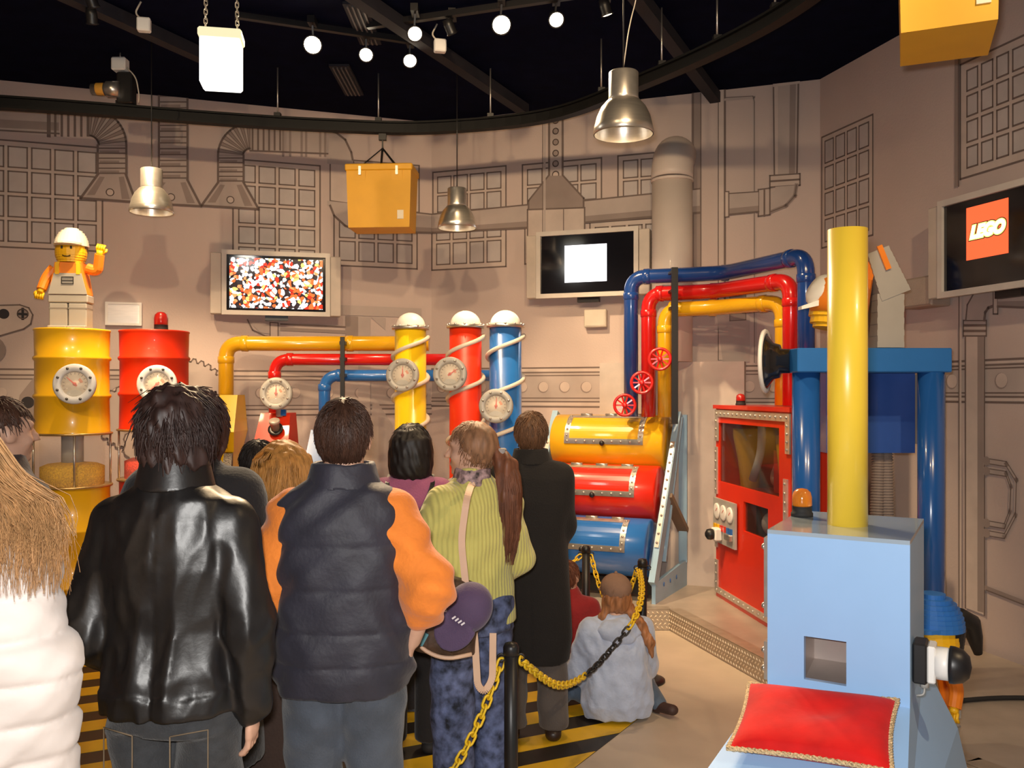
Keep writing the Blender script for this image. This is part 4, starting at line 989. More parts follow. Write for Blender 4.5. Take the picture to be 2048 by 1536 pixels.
for i in range(len(ss)-1):
    for j in range(len(zz)-1):
        cs, cz = (ss[i]+ss[i+1])/2, (zz[j]+zz[j+1])/2
        if s1 < cs < s2 and z0 < cz < z1: continue
        if t1_ < cs < t2_ and y0 < cz < y1: continue
        slab(m, ss[i], ss[i+1], zz[j], zz[j+1])
m.build('front_panel', REDO, rm)
def slab2(name, sa, sb, za, zb, e0, e1, mm): m = MB(); slab(m, sa, sb, za, zb, e0, e1); return m.build(name, mm, rm)
slab2('top', -.02, W_+.02, MZ1-.02, MZ1+.01, -MD-.02, .02, RED)
slab2('base', 0, W_, PZ, PZ+.03, -MD, 0, RED)
slab2('back_panel', .03, W_-.03, PZ+.03, MZ1-.02, -MD, -MD+.03, mat('machine_inside', (.10, .03, .02), .6))
slab2('side_panel', 0, .03, PZ+.03, MZ1-.02, -MD, -.03, RED); sdp = slab2('side_panel', W_-.03, W_, PZ+.03, MZ1-.02, -MD, -.03, REDO)
slab2('window_pane', s1, s2, z0, z1, -.022, -.016, GLASSD); slab2('window_pane', t1_, t2_, y0, y1, -.022, -.016, GLASSD)
slab2('inner_shelf', .03, W_-.03, z0-.06, z0-.03, -MD+.03, -.035, mat('machine_shelf', (.3, .02, .01), .5))
def inner(name, pts, r, mm): m = MB(); m.tube(rounded(pts, .12), r, 14); m.build(name, mm, rm)
ws = s2-s1; wm = (s1+s2)/2
m = MB(); m.lathe([(.02, 0), (.07, .08), (.09, .3), (.13, .5), (.13, .56), (0, .56)], MP(s1+.2*ws, z1-.6, -.17), n=18); m.build('inner_funnel', YEL, rm)
inner('inner_tube', [MP(wm+.05, z1, -.1), MP(wm, z1-.2, -.12), MP(wm-.12, z1-.42, -.1)], .03, WHITE)
inner('inner_tube', [MP(wm+.28, z1-.1, -.2), MP(wm+.12, z1-.4, -.16), MP(wm+.25, z0+.05, -.16)], .035, STEEL)
m = MB(); m.lathe([(.02, 0), (.1, .16), (.13, .5), (0, .5)], MP(s2-.13*ws, z1-.56, -.18), n=18); m.build('inner_funnel', YEL, rm)
m = MB(); m.box(MP(wm+.36, z0+.15, -.2), (.2, .2, .3), Matrix((mt, mn, Vector((0, 0, 1)))).transposed()); m.build('inner_block', RED, rm)
m = MB(); m.sph(MP((t1_+t2_)/2+.05, y0+.09, -.12), .09, 14, 9); m.build('inner_ball', WHITE, rm)
# silver edging with bolts
EDGE = mat('edge_silver', (.66, .58, .50), .35, .6, var=.1, vscale=20)
def edging(sa, sb, za, zb, n):
    m = MB(); slab(m, sa, sb, za, zb, .0005, .012); o = m.build('edging_strip', EDGE, rm)
    for i in range(n):
        f = (i+.5)/n; c = MP(sa+(sb-sa)*(f if sb-sa > zb-za else .5), za+(zb-za)*(f if zb-za >= sb-sa else .5), .011); share(BOLT, 'bolt', o, c, frame_z(mn)@Matrix.Scale(1.25, 3))
edging(0, W_, MZ1-.085, MZ1-.03, 16); edging(0, .06, MZ1-.28, MZ1-.086, 3); edging(W_-.07, W_, MZ1-.30, MZ1-.086, 4)
edging(0, .045, 1.28-.30, 1.42-.06, 5); edging(W_-.10, W_-.04, .78, 1.22, 7)
edging(0, W_, PZ+.035, PZ+.085, 15); edging(0, .06, PZ+.086, PZ+.30, 3); edging(0, .045, .55, .95, 4)
# bolts on the end face
enrm = mt
for i in range(8):
    c = MP(W_, PZ+.2+i*.18, -.03)+mt*.001; share(BOLT, 'bolt', sdp, c, frame_z(mt)@Matrix.Scale(1.4, 3)); share(BOLT, 'bolt', sdp, MP(W_, PZ+.2+i*.18, -MD+.05)+mt*.001, frame_z(mt)@Matrix.Scale(1.4, 3))
# control plate
c1_, zb1 = mh(1422, 990); c2_, _ = mh(1477, 1000); _, zb0 = mh(1422, 1075)
m = MB(); slab(m, .015, c2_, zb0, zb1, .0125, .03); cp = m.build('control_plate', GAUGE, rm); cw = c2_-.015
for i in range(3):
    c = MP(.015+cw*(.2+.3*i), zb1-.10, .031); m = MB(); m.lathe([(.0, 0), (.062, 0), (.062, .008), (.05, .011), (0, .011)], c, mn, 24); m.build('meter', WHITE, cp)
    m = MB(); q = c+mn*.012; m.bar(q, q+mt*.025+Vector((0, 0, .025)), .004, .003); m.build('meter_needle', NEEDLE, cp)
    for j in range(2): m = MB(); m.box(MP(.015+cw*(.13+.3*i+.13*j), zb1-.225, .037), (.04, .014, .045), Matrix((mt, mn, Vector((0, 0, 1)))).transposed()); m.build('push_button', (YEL, RED, BLU)[i], cp)
m = MB(); m.box(MP(.17, zb0+.075, .06), (.1, .06, .1), Matrix((mt, mn, Vector((0, 0, 1)))).transposed(), .01); m.build('button_base', WHITE, cp)
m = MB(); m.lathe([(.04, 0), (.045, .02), (.04, .045), (.02, .06), (0, .063)], MP(.17, zb0+.075, .09), mn, 18); m.build('round_button', BLACK, cp)
m = MB(); m.box(MP(.38, zb0+.08, .045), (.12, .03, .05), Matrix((mt, mn, Vector((0, 0, 1)))).transposed(), .005); m.build('slot', STEEL, cp)
beacon(MP(.22, MZ1+.011, -.12), .038, .09, REDG, 'small red beacon on top of the red machine')

# ------------------------------------------------------------------ blue gantry with horn
GP = mat('gantry_blue', (.016, .10, .36), .22, var=.04, coat=.6)
GB = mat('gantry_beam_blue', (.022, .15, .45), .4, var=.05)
A = P(1612, 720, 5.05); B = P(1862, 720, 5.0); 
gt = thing('stamping_gantry', ((A.x+B.x)/2, 5.0, PZ), 'tall blue gantry with two round posts and a flat cross beam', 'gantry')
zb, zt = 1.8-(745-785)/F*5.0, 1.8-(697-785)/F*5.0
m = MB(); m.cyl((A.x, A.y, PZ), (A.x, A.y, zb), .076, 32); m.build('post', GP, gt); m = MB(); m.cyl((B.x, B.y, PZ), (B.x, B.y, zb), .07, 32); m.build('post', GP, gt)
m = MB(); m.cyl((B.x+.135, B.y+.25, PZ), (B.x+.135, B.y+.25, zb-.01), .06, 28); m.build('rear_post', GP, gt)
m = MB(); m.box(((A.x+B.x)/2+.0, 5.06, (zb+zt)/2), (B.x-A.x+.17, .26, zt-zb), None, .006); m.build('cross_beam', GB, gt)
m = MB(); m.box((B.x+.13, 5.3, (zb+zt)/2-.02), (.10, .14, .075)); m.build('end_block', mat('end_block_blue', (.06, .28, .62), .4), gt)
q0 = P(1748, 746, 5.3); q1 = P(1830, 906, 5.3)
m = MB(); m.box(((q0.x+q1.x)/2-.14, 5.42, (q0.z+q1.z)/2), (q1.x-q0.x+.28, .24, q0.z-q1.z)); m.build('press_box', mat('press_blue', (.030, .09, .36), .35, coat=.3), gt)
m = MB(); m.box((q1.x+.032, 5.47, (q0.z+q1.z)/2+.02), (.055, .22, q0.z-q1.z-.06)); m.build('press_side_plate', mat('plate_grey', (.30, .25, .22), .5), gt)
m = MB(); m.cyl((q1.x+.04, 5.34, q0.z), (q1.x+.04, 5.34, PZ), .006, 8); m.build('guide_cable', STEEL, gt)
HG = mat('coil_hose', (.30, .24, .21), .6)
for k, (px, bx) in enumerate(((1757, 1745), (1772, 1782))):
    a = P(px, 906, 5.4); b = P(bx, 1060, 5.35); m = MB(); n = 150; R0 = .038
    pts = [a.lerp(Vector((b.x, b.y, PZ+.03)), i/n)+Vector((0, 0, 0)) for i in range(n+1)]
    m.tube(pts, [.033+.009*(i % 2) for i in range(n+1)], 14); m.sm = [False]*len(m.sm); m.build('corrugated_hose', HG, gt)
hn = thing('loud_hailer', P(1575, 721, 5.0), 'black horn with a white rim on the end of the blue beam', 'horn')
c = P(1527, 720, 5.05); e = P(1580, 722, 5.06); axh = Vector((-1, .48, .0)).normalized(); c = e+axh*.155
m = MB(); m.lathe([(0, 0), (.06, 0), (.065, -.035), (.075, -.04), (.08, -.07), (.12, -.10), (.165, -.125), (.165, -.13), (.155, -.13), (.07, -.05), (0, -.04)][::-1] if 0 else [(0, .0), (.068, .0), (.070, .05), (.094, .055), (.104, .09), (.14, .118), (.168, .134), (.16, .136), (.12, .115), (.07, .07), (0, .06)], e, axh, 40); m.build('bell', mat('horn_black', (.012, .011, .012), .18, coat=.6), hn)
m = MB(); m.lathe([(.158, .126), (.178, .124), (.184, .134), (.178, .146), (.16, .146), (.155, .136)], e, axh, 40, cap=False); m.lathe([(.155, .126), (.155, .146)], e, axh, 40, cap=False); m.build('rim', WHITE, hn)

# ------------------------------------------------------------------ toy worker statues (block-built, generic)
SYEL = mat('statue_yellow', (.86, .48, .01), .4, bump=.3, bscale=10, var=.04)
SORG = mat('statue_orange', (.80, .22, .015), .4, var=.05)
SGRY = mat('statue_grey', (.36, .335, .30), .45, var=.04)
SWHT = mat('statue_white', (.85, .80, .70), .4, var=.02)
SBLK = mat('statue_black', (.015, .013, .012), .4)
def layered(pts_r, z0, z1, n, cx, cy, m, sx=1, sy=1, nn=20):
    """stack of brick layers: radius function over 0..1"""
    pr = []
    for i in range(n):
        a = z0+(z1-z0)*i/n; b = z0+(z1-z0)*(i+1)/n; r = pts_r((i+.5)/n); pr += [(r, a), (r, b)]
    k = len(m.v); m.lathe([(0.0005, z0)]+pr+[(0.0005, z1)], (0, 0, 0), n=nn)
    for i in range(k, len(m.v)): v_ = m.v[i]; m.v[i] = Vector((cx+v_.x*sx, cy+v_.y*sy, v_.z))
    m.sm[-len(m.sm):] = [False]*len(m.sm); return m
def worker(loc, S, yaw, label, wave=True, hs=1.0, capm=SWHT, shirt=SORG, hair=False, lean=0):
    th = thing('worker_statue', loc, label, 'statue'); th.rotation_euler = (0, 0, yaw)
    def B(m, name, mm, parent=None):
        if name in ('head', 'eye', 'mouth', 'cap', 'cap_visor', 'hair', 'ponytail'):
            for i in range(len(m.v)): m.v[i] = Vector((m.v[i].x*hs, m.v[i].y*hs, .625+(m.v[i].z-.625)*hs))
        for i in range(len(m.v)): m.v[i] = m.v[i]*S
        return m.build(name, mm, parent or th, local=True)
    # local: faces -Y, total height 1
    for sx in (-1, 1):
        m = MB(); m.box((sx*.083, 0, .125), (.158, .17, .25), None, .008); lg = B(m, 'leg', SGRY)
        m = MB(); m.box((sx*.083, 0, .203), (.161, .173, .012)); B(m, 'knee_band', mat('statue_grey_dark', (.22, .2, .18), .5), lg)
        m = MB(); m.box((sx*.083, -.02, .022), (.16, .215, .044), None, .006); B(m, 'shoe', SGRY, lg)
    m = MB(); m.box((0, 0, .29), (.345, .175, .075), None, .01); B(m, 'hips', SGRY)
    m = MB(); m.hexa([(-.165, -.085, .33), (.165, -.085, .33), (.165, .085, .33), (-.165, .085, .33)], [(-.115, -.08, .62), (.115, -.08, .62), (.115, .08, .62), (-.115, .08, .62)]); to = B(m, 'torso', shirt)
    m = MB(); m.hexa([(-.168, -.092, .33), (.168, -.092, .33), (.168, -.085, .33), (-.168, -.085, .33)], [(-.118, -.089, .52), (.118, -.089, .52), (.118, -.081, .52), (-.118, -.081, .52)]); m.box((0, .089, .41), (.24, .008, .17)); bib = B(m, 'overall_bib', SGRY)
    m = MB()
    for x, z, a, b in ((0, .485, .10, .006), (0, .455, .10, .006), (0, .425, .10, .006), (-.05, .455, .006, .066), (.05, .455, .006, .066)): m.box((x, -.094, z), (a, .006, b))
    B(m, 'bib_pocket', SBLK, bib)
    for sx in (-1, 1): m = MB(); m.box((sx*.09, -.087, .56), (.035, .012, .10)); m.box((sx*.085, 0, .615), (.035, .18, .012)); m.box((sx*.09, .086, .55), (.035, .01, .12)); B(m, 'strap', SYEL if shirt is SORG else SGRY)
    m = MB(); layered(lambda t: .085+.02*math.sin(math.pi*t), .625, .79, 9, 0, 0, m, 1.15, 1, 24); hd = B(m, 'head', SYEL)
    for ex in (-.035, .035): m = MB(); m.box((ex, -.104, .735), (.014, .006, .022)); B(m, 'eye', SBLK, hd)
    m = MB(); m.tube([(-.03, -.103, .672), (-.015, -.107, .664), (.015, -.107, .664), (.03, -.103, .672)], .004, 6); B(m, 'mouth', SBLK, hd)
    m = MB(); layered(lambda t: .117*math.sqrt(max(.05, 1-t*t*.95)), .755, .90, 8, 0, .008, m, 1.12, 1.05, 26); cp = B(m, 'cap', capm)
    m = MB(); q = []
    for i in range(9): a = math.pi+math.pi*i/8; q.append((.105*math.cos(a), .055*0+.125*math.sin(a)-.06, .758))
    m.prism(q, (0, 0, .016)); B(m, 'cap_visor', capm, cp)
    if hair:
        m = MB(); layered(lambda t: .098+.014*t, .655, .762, 8, 0, .034, m, 1.08, .95, 26); B(m, 'hair', SBLK, hd)
        m = MB(); m.tube([(0, .11, .755), (0, .18, .785), (0, .235, .75), (0, .262, .685), (0, .285, .61)], [.025, .036, .044, .034, .018], 10); B(m, 'ponytail', SBLK, hd)
    else:
        m = MB(); layered(lambda t: .110, .715, .762, 4, 0, .016, m, 1.1, 1.0, 26); B(m, 'hair', mat('statue_brown', (.18, .09, .03), .5), hd)
    def arm(sx, pts, hand):
        m = MB(); q = rounded(pts, .05, 5); n = len(q); m.tube(q, [.05-.008*i/n for i in range(n)], 12); m.sm = [False]*len(m.sm); a = B(m, 'arm', SORG if shirt is SORG else shirt)
        c = Vector(pts[-1]); dr = (Vector(pts[-1])-Vector(pts[-2])).normalized(); m = MB(); m.cyl(c-dr*.01, c+dr*.035, .03, 10)
        s_ = dr.cross(Vector((0, -1, 0)) if abs(dr.y) < .8 else Vector((1, 0, 0))).normalized(); o = dr.cross(s_)
        for k in range(4): b = c+dr*.03+s_*(-.03+.02*k); m.tube([b, b+dr*.035, b+dr*.055+o*.02], .0105, 8)
        m.tube([c+dr*.015+s_*.03, c+dr*.035+s_*.05+o*.01, c+dr*.055+s_*.048+o*.02], .010, 8); B(m, 'hand', SYEL, a)
    # viewer's left arm hangs, viewer's right arm waves (figure faces -Y: its left hand is at +x)
    arm(-1, [(-.145, 0, .575), (-.215, -.01, .48), (-.235, -.06, .37)], 0)
    if wave: arm(1, [(.145, 0, .575), (.235, -.01, .545), (.265, -.05, .70)], 1)
    else: arm(1, [(.145, 0, .575), (.215, -.01, .48), (.235, -.06, .37)], 1)
    return th
worker((t1.location.x, t1.location.y-.02, 2.248), .80, .12, 'toy-style worker statue waving on top of the yellow drum silo', True, 1.14)
cs = P(1862, 1480, 4.15)
worker((cs.x+.0, 4.15, PZ), .68, -1.15, 'toy-style worker statue in blue cap with black ponytail behind the sky-blue cabinet', False, 1.6, mat('statue_blue', (.03, .17, .55), .4), SORG, True)
# bending worker on the gantry beam
cb = P(1735, 697, 5.08)
th = thing('bending_worker_statue', (cb.x, 5.08, zt), 'toy-style worker statue bending over on the blue gantry beam', 'statue')
X0 = cb.x; Z0 = zt+.001
m = MB()
for i in range(9): m.box((X0+.09, 5.06+(.0), Z0+.02+.033*i), (.15-.004*(i % 2), .16, .033)); 
m.build('leg', SGRY, th)
m = MB()
for i in range(9): m.box((X0+.10+.004*i*.2, 5.20, Z0+.018+.034*i), (.13, .10, .034))
m.build('leg', SGRY, th)
m = MB()
Rr = Matrix.Rotation(-.38, 3, 'Y')
for i in range(8): m.box(Vector((X0+.075, 5.10, Z0+.40))+Rr@Vector((0, 0, -.10+.034*i)), (.17-.006*i, .25, .034), Rr)
m.build('hips', SGRY, th)
m = MB(); Rt = Matrix.Rotation(-1.35, 3, 'Y')
for i in range(5): m.box(Vector((X0-.02, 5.10, Z0+.40))+Rt@Vector((0, 0, .0+.03*i)), (.15, .23-.008*i, .03), Rt)
m.build('torso', SORG, th)
m = MB(); m.box(Vector((X0+.045, 4.965, Z0+.50)), (.03, .012, .14), Rr); m.build('strap', SORG, th)
hc = P(1676, 606, 5.05); K = 1.5
m = MB(); m.lathe([(r*K, z*K) for r, z in [(0.001, -.10), (.078, -.10), (.078, -.085), (.09, -.085), (.09, -.06), (.098, -.06), (.098, .0), (.095, .0), (.095, .03), (.08, .03), (.08, .05)]], hc, (.15, 0, .98), 24); m.sm = [False]*len(m.sm); hd = m.build('head', SYEL, th)
m = MB(); m.lathe([(r*K, z*K) for r, z in [(.103, -.045), (.106, .0), (.104, .045), (.09, .075), (.06, .095), (0.001, .10)]], hc+Vector((.004, -.012, .004)), (.1, 0, .97), 24); m.build('hair', SORG, hd)  # orange carries the warm light on cap and hair in its colour
m = MB(); m.lathe([(r*K, z*K) for r, z in [(.05, .05), (.066, .07), (.062, .09), (.045, .105), (.0, .112)]], hc+Vector((-.008, .0, .012)), (-.85, -.1, .5), 24); m.build('cap', SWHT, hd)
v0 = hc+Vector((-.155, -.02, -.0)); m = MB(); m.hexa([v0+Vector((-.065, -.03, -.04)), v0+Vector((.03, -.07, -.02)), v0+Vector((.03, .07, -.02)), v0+Vector((-.065, .03, -.04))], [v0+Vector((-.065, -.03, -.022)), v0+Vector((.03, -.07, .012)), v0+Vector((.03, .07, .012)), v0+Vector((-.065, .03, -.022))]); m.build('cap_visor', SWHT, hd)
for sy in (-.1, .12):
    m = MB(); q = rounded([(X0-.05, 5.10+sy, Z0+.38), (X0-.07, 5.10+sy, Z0+.25), (X0-.09, 5.10+sy, Z0+.10)], .06); m.tube(q, .045, 10); m.sm = [False]*len(m.sm); m.build('arm', SORG, th)
    m = MB(); m.sph((X0-.092, 5.10+sy, Z0+.062), .042, 10, 7); m.build('hand', SYEL, th)

# ------------------------------------------------------------------ sky-blue dispenser cabinet with pillow
FL_, FR_ = Vector((.772, 2.72)), Vector((1.11, 2.51)); cdv = Vector((.24, .44)); BR_, BL_ = FR_+cdv, FL_+cdv
fx = (FR_-FL_).normalized(); fn = Vector((fx.y, -fx.x)); 
if fn.y > 0: fn = -fn
ZC, ZF = 1.374, .92
th = thing('dispenser_cabinet', (*((FL_+BR_)/2), 0), 'sky-blue dispenser cabinet with a flared base and yellow column on top', 'cabinet')
V3 = lambda p, z: Vector((p.x, p.y, z))
fw = (FR_-FL_).length
hole = (.108, .228); zh0, zh1 = 1.8-(1368-785)/F*2.62, 1.8-(1280-785)/F*2.62
def CP(s_, z, e=0): q = FL_+fx*s_+fn*e; return V3(q, z)
m = MB()
def cs_slab(m, sa, sb, za, zb, e0=-.02, e1=0):
    b = [CP(sa, za, e1), CP(sb, za, e1), CP(sb, za, e0), CP(sa, za, e0)]; m.hexa(b, [V3(p, zb) for p in b])
for sa, sb, za, zb_ in ((0, hole[0], ZF, ZC), (hole[1], fw, ZF, ZC), (hole[0], hole[1], ZF, zh0), (hole[0], hole[1], zh1, ZC)): cs_slab(m, sa, sb, za, zb_)
m.build('front_panel', SKY, th)
cd = cdv.length; cdn = cdv.normalized()
SKYG = mat('sky_blue_side', (.30, .42, .55), .4, var=.03, coat=.2)
m = MB(); b = [V3(FR_+cdn*.02, ZF), V3(BR_, ZF), V3(BR_-fx*.02, ZF), V3(FR_+cdn*.02-fx*.02, ZF)]; m.hexa(b, [V3(p, ZC) for p in b]); m.build('side_panel', SKY, th)
m = MB(); b = [V3(FL_+cdn*.02, ZF), V3(FL_+cdn*.02+fx*.02, ZF), V3(BL_+fx*.02, ZF), V3(BL_, ZF)]; m.hexa(b, [V3(p, ZC) for p in b]); ls = m.build('side_panel', SKY, th)
m = MB(); b = [V3(BL_+fx*.02, ZF), V3(BR_-fx*.02, ZF), V3(BR_-fx*.02-cdn*.02, ZF), V3(BL_+fx*.02-cdn*.02, ZF)]; m.hexa(b, [V3(p, ZC) for p in b]); m.build('back_panel', SKY, th)
m = MB(); b = [V3(FL_, ZC), V3(FR_, ZC), V3(BR_, ZC), V3(BL_, ZC)]; m.hexa(b, [V3(p, ZC+.012) for p in b]); m.build('top_panel', mat('cabinet_top', (.34, .42, .50), .16, var=.05, coat=.6), th)
m = MB(); TRAY = mat('tray_metal', (.42, .36, .33), .35, .6, var=.1)
b = [CP(hole[0]-.012, zh0-.012, -.022), CP(hole[1]+.012, zh0-.012, -.022), CP(hole[1]+.012, zh0+.02, -.14), CP(hole[0]-.012, zh0+.02, -.14)]; m.hexa(b, [p+Vector((0, 0, .01)) for p in b])
cs_slab(m, hole[0]-.012, hole[1]+.012, zh0, zh1+.02, -.145, -.135); cs_slab(m, hole[0]-.012, hole[0]-.002, zh0, zh1+.02, -.135, -.022); cs_slab(m, hole[1]+.002, hole[1]+.012, zh0, zh1+.02, -.135, -.022); cs_slab(m, hole[0]-.012, hole[1]+.012, zh1+.005, zh1+.02, -.135, -.022)
m.build('dispensing_chute', TRAY, th)
# flared base: front slope carries the pillow
out, drop, sf = .62, .20, .075
f0l, f0r = FL_, FR_; f1l, f1r = FL_+fn*out-fx*sf, FR_+fn*out+fx*sf; b1r, b1l = BR_+fx*.10, BL_-fx*.10
m = MB(); m.hexa([V3(f1l, ZF-drop), V3(f1r, ZF-drop), V3(b1r, ZF-drop), V3(b1l, ZF-drop)], [V3(f0l, ZF), V3(f0r, ZF), V3(BR_, ZF), V3(BL_, ZF)])
gr = .16
m.hexa([V3(f1l+fn*.03-fx*gr, 0), V3(f1r+fn*.03+fx*gr, 0), V3(b1r+fx*gr, 0), V3(b1l-fx*gr, 0)], [V3(f1l, ZF-drop), V3(f1r, ZF-drop), V3(b1r, ZF-drop), V3(b1l, ZF-drop)])
m.build('flared_base', SKY, th)
for za, zb_ in ((1.12, 1.36), (.93, 1.045)):
    m = MB(); b = [V3(FL_-fx*.001+cdn*.005, za), V3(FL_-fx*.012+cdn*.005, za), V3(FL_-fx*.012+cdn*.045, za), V3(FL_-fx*.001+cdn*.045, za)]; m.hexa(b, [V3(p, zb_) for p in b]); o = m.build('edge_strip', STEEL, th)
    for z in (za+.03, zb_-.03): share(BOLT, 'bolt', o, V3(FL_-fx*.012+cdn*.025, z), frame_z(-V3(fx, 0)))
yc = V3((FL_+BR_)/2, 0)+V3(fn*.02, 0)
m = MB(); m.lathe([(.06, ZC+.012), (.06, 2.31), (.054, 2.31), (.054, 2.2), (0, 2.2)], (yc.x, yc.y, 0), n=48); m.build('yellow_column', YELC, th)
bc = V3(FL_+cdv*.70+fx*.035, ZC+.0125); beacon(bc, .034, .094, ORG, 'orange warning beacon on top of the sky-blue cabinet')
# push button on the right side
sx3 = V3(fx, 0); bt = V3(FR_+cdn*.10, 1.03); R_ = Matrix((sx3, V3(cdn, 0), Vector((0, 0, 1)))).transposed()
m = MB(); m.box(bt+sx3*.02, (.038, .085, .115), R_, .005); pb = m.build('button_housing', BLACK, th)
m = MB(); m.box(bt+sx3*.05, (.022, .078, .105), R_, .004); m.lathe([(.046, 0), (.046, .03), (.044, .034), (0, .034)], bt+sx3*.061, sx3, 28); m.build('button_collar', WHITE, th)
m = MB(); m.lathe([(.052, 0), (.052, .012), (.046, .034), (.03, .05), (0, .056)], bt+sx3*.096, sx3, 28); m.build('round_button', BLACK, th)
m = MB(); m.tube([bt+sx3*.03+Vector((0, 0, -.05)), bt+sx3*.03+Vector((0, 0, -.075))], .012, 10); m.tube(rounded([bt+sx3*.03+Vector((0, 0, -.07)), bt+sx3*.025+Vector((0, -.01, -.095)), bt+sx3*.005+Vector((0, -.01, -.10))], .02), .003, 6); m.build('button_cable', GREYP, th)

# red velvet pillow with braided trim, lying on the slope
up = (V3(f1l, ZF-drop)-V3(f0l, ZF)); nsl = V3(fx, 0).cross(V3(fn*out, -drop)).normalized()
if nsl.z < 0: nsl = -nsl
dsl = V3(fn*out, -drop).normalized()
pc = V3(FL_.lerp(FR_, .46), ZF)+dsl*.19; px_ = V3(fx, 0); 
rotp = -.10; e1 = (px_*math.cos(rotp)+dsl*math.sin(rotp)); e2 = (dsl*math.cos(rotp)-px_*math.sin(rotp))
PW, PD_ = .205, .150
th = thing('velvet_pillow', pc, 'red velvet pillow with gold braided edge on the sky-blue cabinet', 'pillow')
VEL = mat('red_velvet', (.55, .006, .005), .75, var=.14, vscale=14, bump=.2, bscale=24, sheen=.08, spec=.2)
m = MB(); N = 26
def pil(i, j, top):
    u, v_ = -1+2*i/N, -1+2*j/N
    pin = 1-.06*(1-abs(u)**2)*0
    x = u*(1-.05*(1-u*u)*0)*(1-.06*(1-v_*v_)*abs(u)); y = v_*(1-.07*(1-u*u)*abs(v_))
    hgt = (max(0, (1-u**4))*max(0, (1-v_**4)))**.55*.040
    dim = -.016*math.exp(-((u-.05)**2/.10+(v_+.15)**2/.10)) if top else 0
    wr = .0016*math.sin(9*u+3*v_)*math.sin(7*v_-2*u)*(1-u*u)*(1-v_*v_)
    return pc+e1*x*PW+e2*y*PD_+nsl*(.034+(hgt+dim+wr if top else -min(hgt, .030)))
for top in (1, 0):
    b0 = len(m.v); m.smooth = True
    for i in range(N+1):
        for j in range(N+1): m.v.append(pil(i, j, top))
    for i in range(N):
        for j in range(N): q = b0+i*(N+1)+j; m.face((q, q+N+1, q+N+2, q+1) if top else (q, q+1, q+N+2, q+N+1))
m.build('cushion', VEL, th)
edge = [pil(i, 0, 0) for i in range(N)]+[pil(N, j, 0) for j in range(N)]+[pil(N-i, N, 0) for i in range(N)]+[pil(0, N-j, 0) for j in range(N)]
GOLD = mat('gold_braid', (.66, .47, .25), .6, var=.35, vscale=160, bump=1, bscale=180)
m = MB(); ep = []
for i in range(len(edge)): a, b = edge[i], edge[(i+1) % len(edge)]; ep += [a, a.lerp(b, .5)]
for s_ in (0, math.pi*2/3, math.pi*4/3):
    q = []
    for i, p in enumerate(ep):
        t = (ep[(i+1) % len(ep)]-ep[i-1]).normalized(); n1 = nsl; n2 = t.cross(n1); a = i*1.1+s_; q.append(p+n1*.0042*math.cos(a)+n2*.0042*math.sin(a))
    m.tube(q, .0038, 6, closed=True)
m.build('braided_trim', GOLD, th)

# cable on the floor at the right
m = MB(); m.tube(rounded([(2.25, 4.75, PZ+.014), (2.7, 4.85, PZ+.014), (3.3, 4.7, PZ+.014)], .3), .013, 8); tag(m.build('floor_cable', RUBBER), 'black cable lying across the platform near the right wall', 'cable')

# ------------------------------------------------------------------ chain barrier
CY = mat('chain_yellow', (.85, .55, .02), .4); CB = mat('chain_black', (.02, .018, .018), .4)
posts = {}
def post(key, px, d, label, h=.735):
    x = (px-CX)/F*d; th = thing('barrier_post', (x, d, .001), label, 'post')
    m = MB(); m.lathe([(.14, .001), (.14, .012), (.10, .022), (.03, .03), (0, .03)], (x, d, 0), n=28); m.build('foot', BLACK, th)
    m = MB(); m.cyl((x, d, .028), (x, d, h-.02), .027, 20); m.build('pole', BLACK, th)
    m = MB(); m.lathe([(.027, 0), (.031, .002), (.031, .03), (.024, .045), (0, .05)], (x, d, h-.02), n=20); m.build('cap', BLACK, th)
    m = MB()
    for s_ in (-1, 1): m.tube(arc((x+s_*.038, d, h-.03), .014, 0, 2*math.pi*.95, 12), .004, 6)
    m.build('hook', BLACK, th); posts[key] = Vector((x, d, h-.04))
post(1, 1022, 3.5, 'black barrier post beside the woman in the green sweater', .80)
post(2, 1172, 6.1, 'black barrier post before the blue tank')
post(3, 1285, 5.62, 'black barrier post behind the seated girl in a cap')
def ch(a, b, sag, label, cols, pull=None):
    a = Vector(a); b = Vector(b); m = MB(); pts = chain_pts(a, b, sag, 60)
    if pull:
        for i, p in enumerate(pts):
            t = i/60; pts[i] = p+Vector(pull)*(4*t*(1-t))
    chain_links(m, pts, .052, .0145, .0055, cols)
    tag(m.build('barrier_chain', [CY, CB], loc=a), label, 'chain')
o = Vector((.035, 0, 0))
q = [posts[1]+o, (.2, 4.0, .50), (.36, 4.45, .40), (.51, 4.70, .45), (.645, 4.76, .60), (.735, 5.1, .67), posts[3]-o*.6]
q = [Vector(x) for x in q]; pts = []
for i in range(len(q)-1):
    a, b, c, d = q[max(i-1, 0)], q[i], q[i+1], q[min(i+2, len(q)-1)]
    for k in range(12): t = k/12; pts.append(.5*((2*b)+(c-a)*t+(2*a-5*b+4*c-d)*t*t+(3*b-a-3*c+d)*t**3))
m = MB(); chain_links(m, pts+[q[-1]], .052, .0145, .0055, lambda t: 1 if .44 < t < .62 else 0)
tag(m.build('barrier_chain', [CY, CB], loc=q[0]), 'yellow and black chain sagging in front of the seated girl', 'chain')
post(4, 612, 3.27, 'black barrier post between the padded vest and the brown coat', .80)
ch(posts[1]-o, posts[4]+o, .50, 'yellow chain running down from the post by the green sweater', lambda t: 1 if t > .45 else 0)
ch(posts[2]+o, posts[3]+Vector((-.03, .03, 0)), .30, 'yellow chain between the two rear barrier posts', lambda t: 0)
ch(posts[2]-o, (-.35, 5.9, .55), .12, 'yellow chain passing behind the man in the long coat', lambda t: 1 if t > .6 else 0)

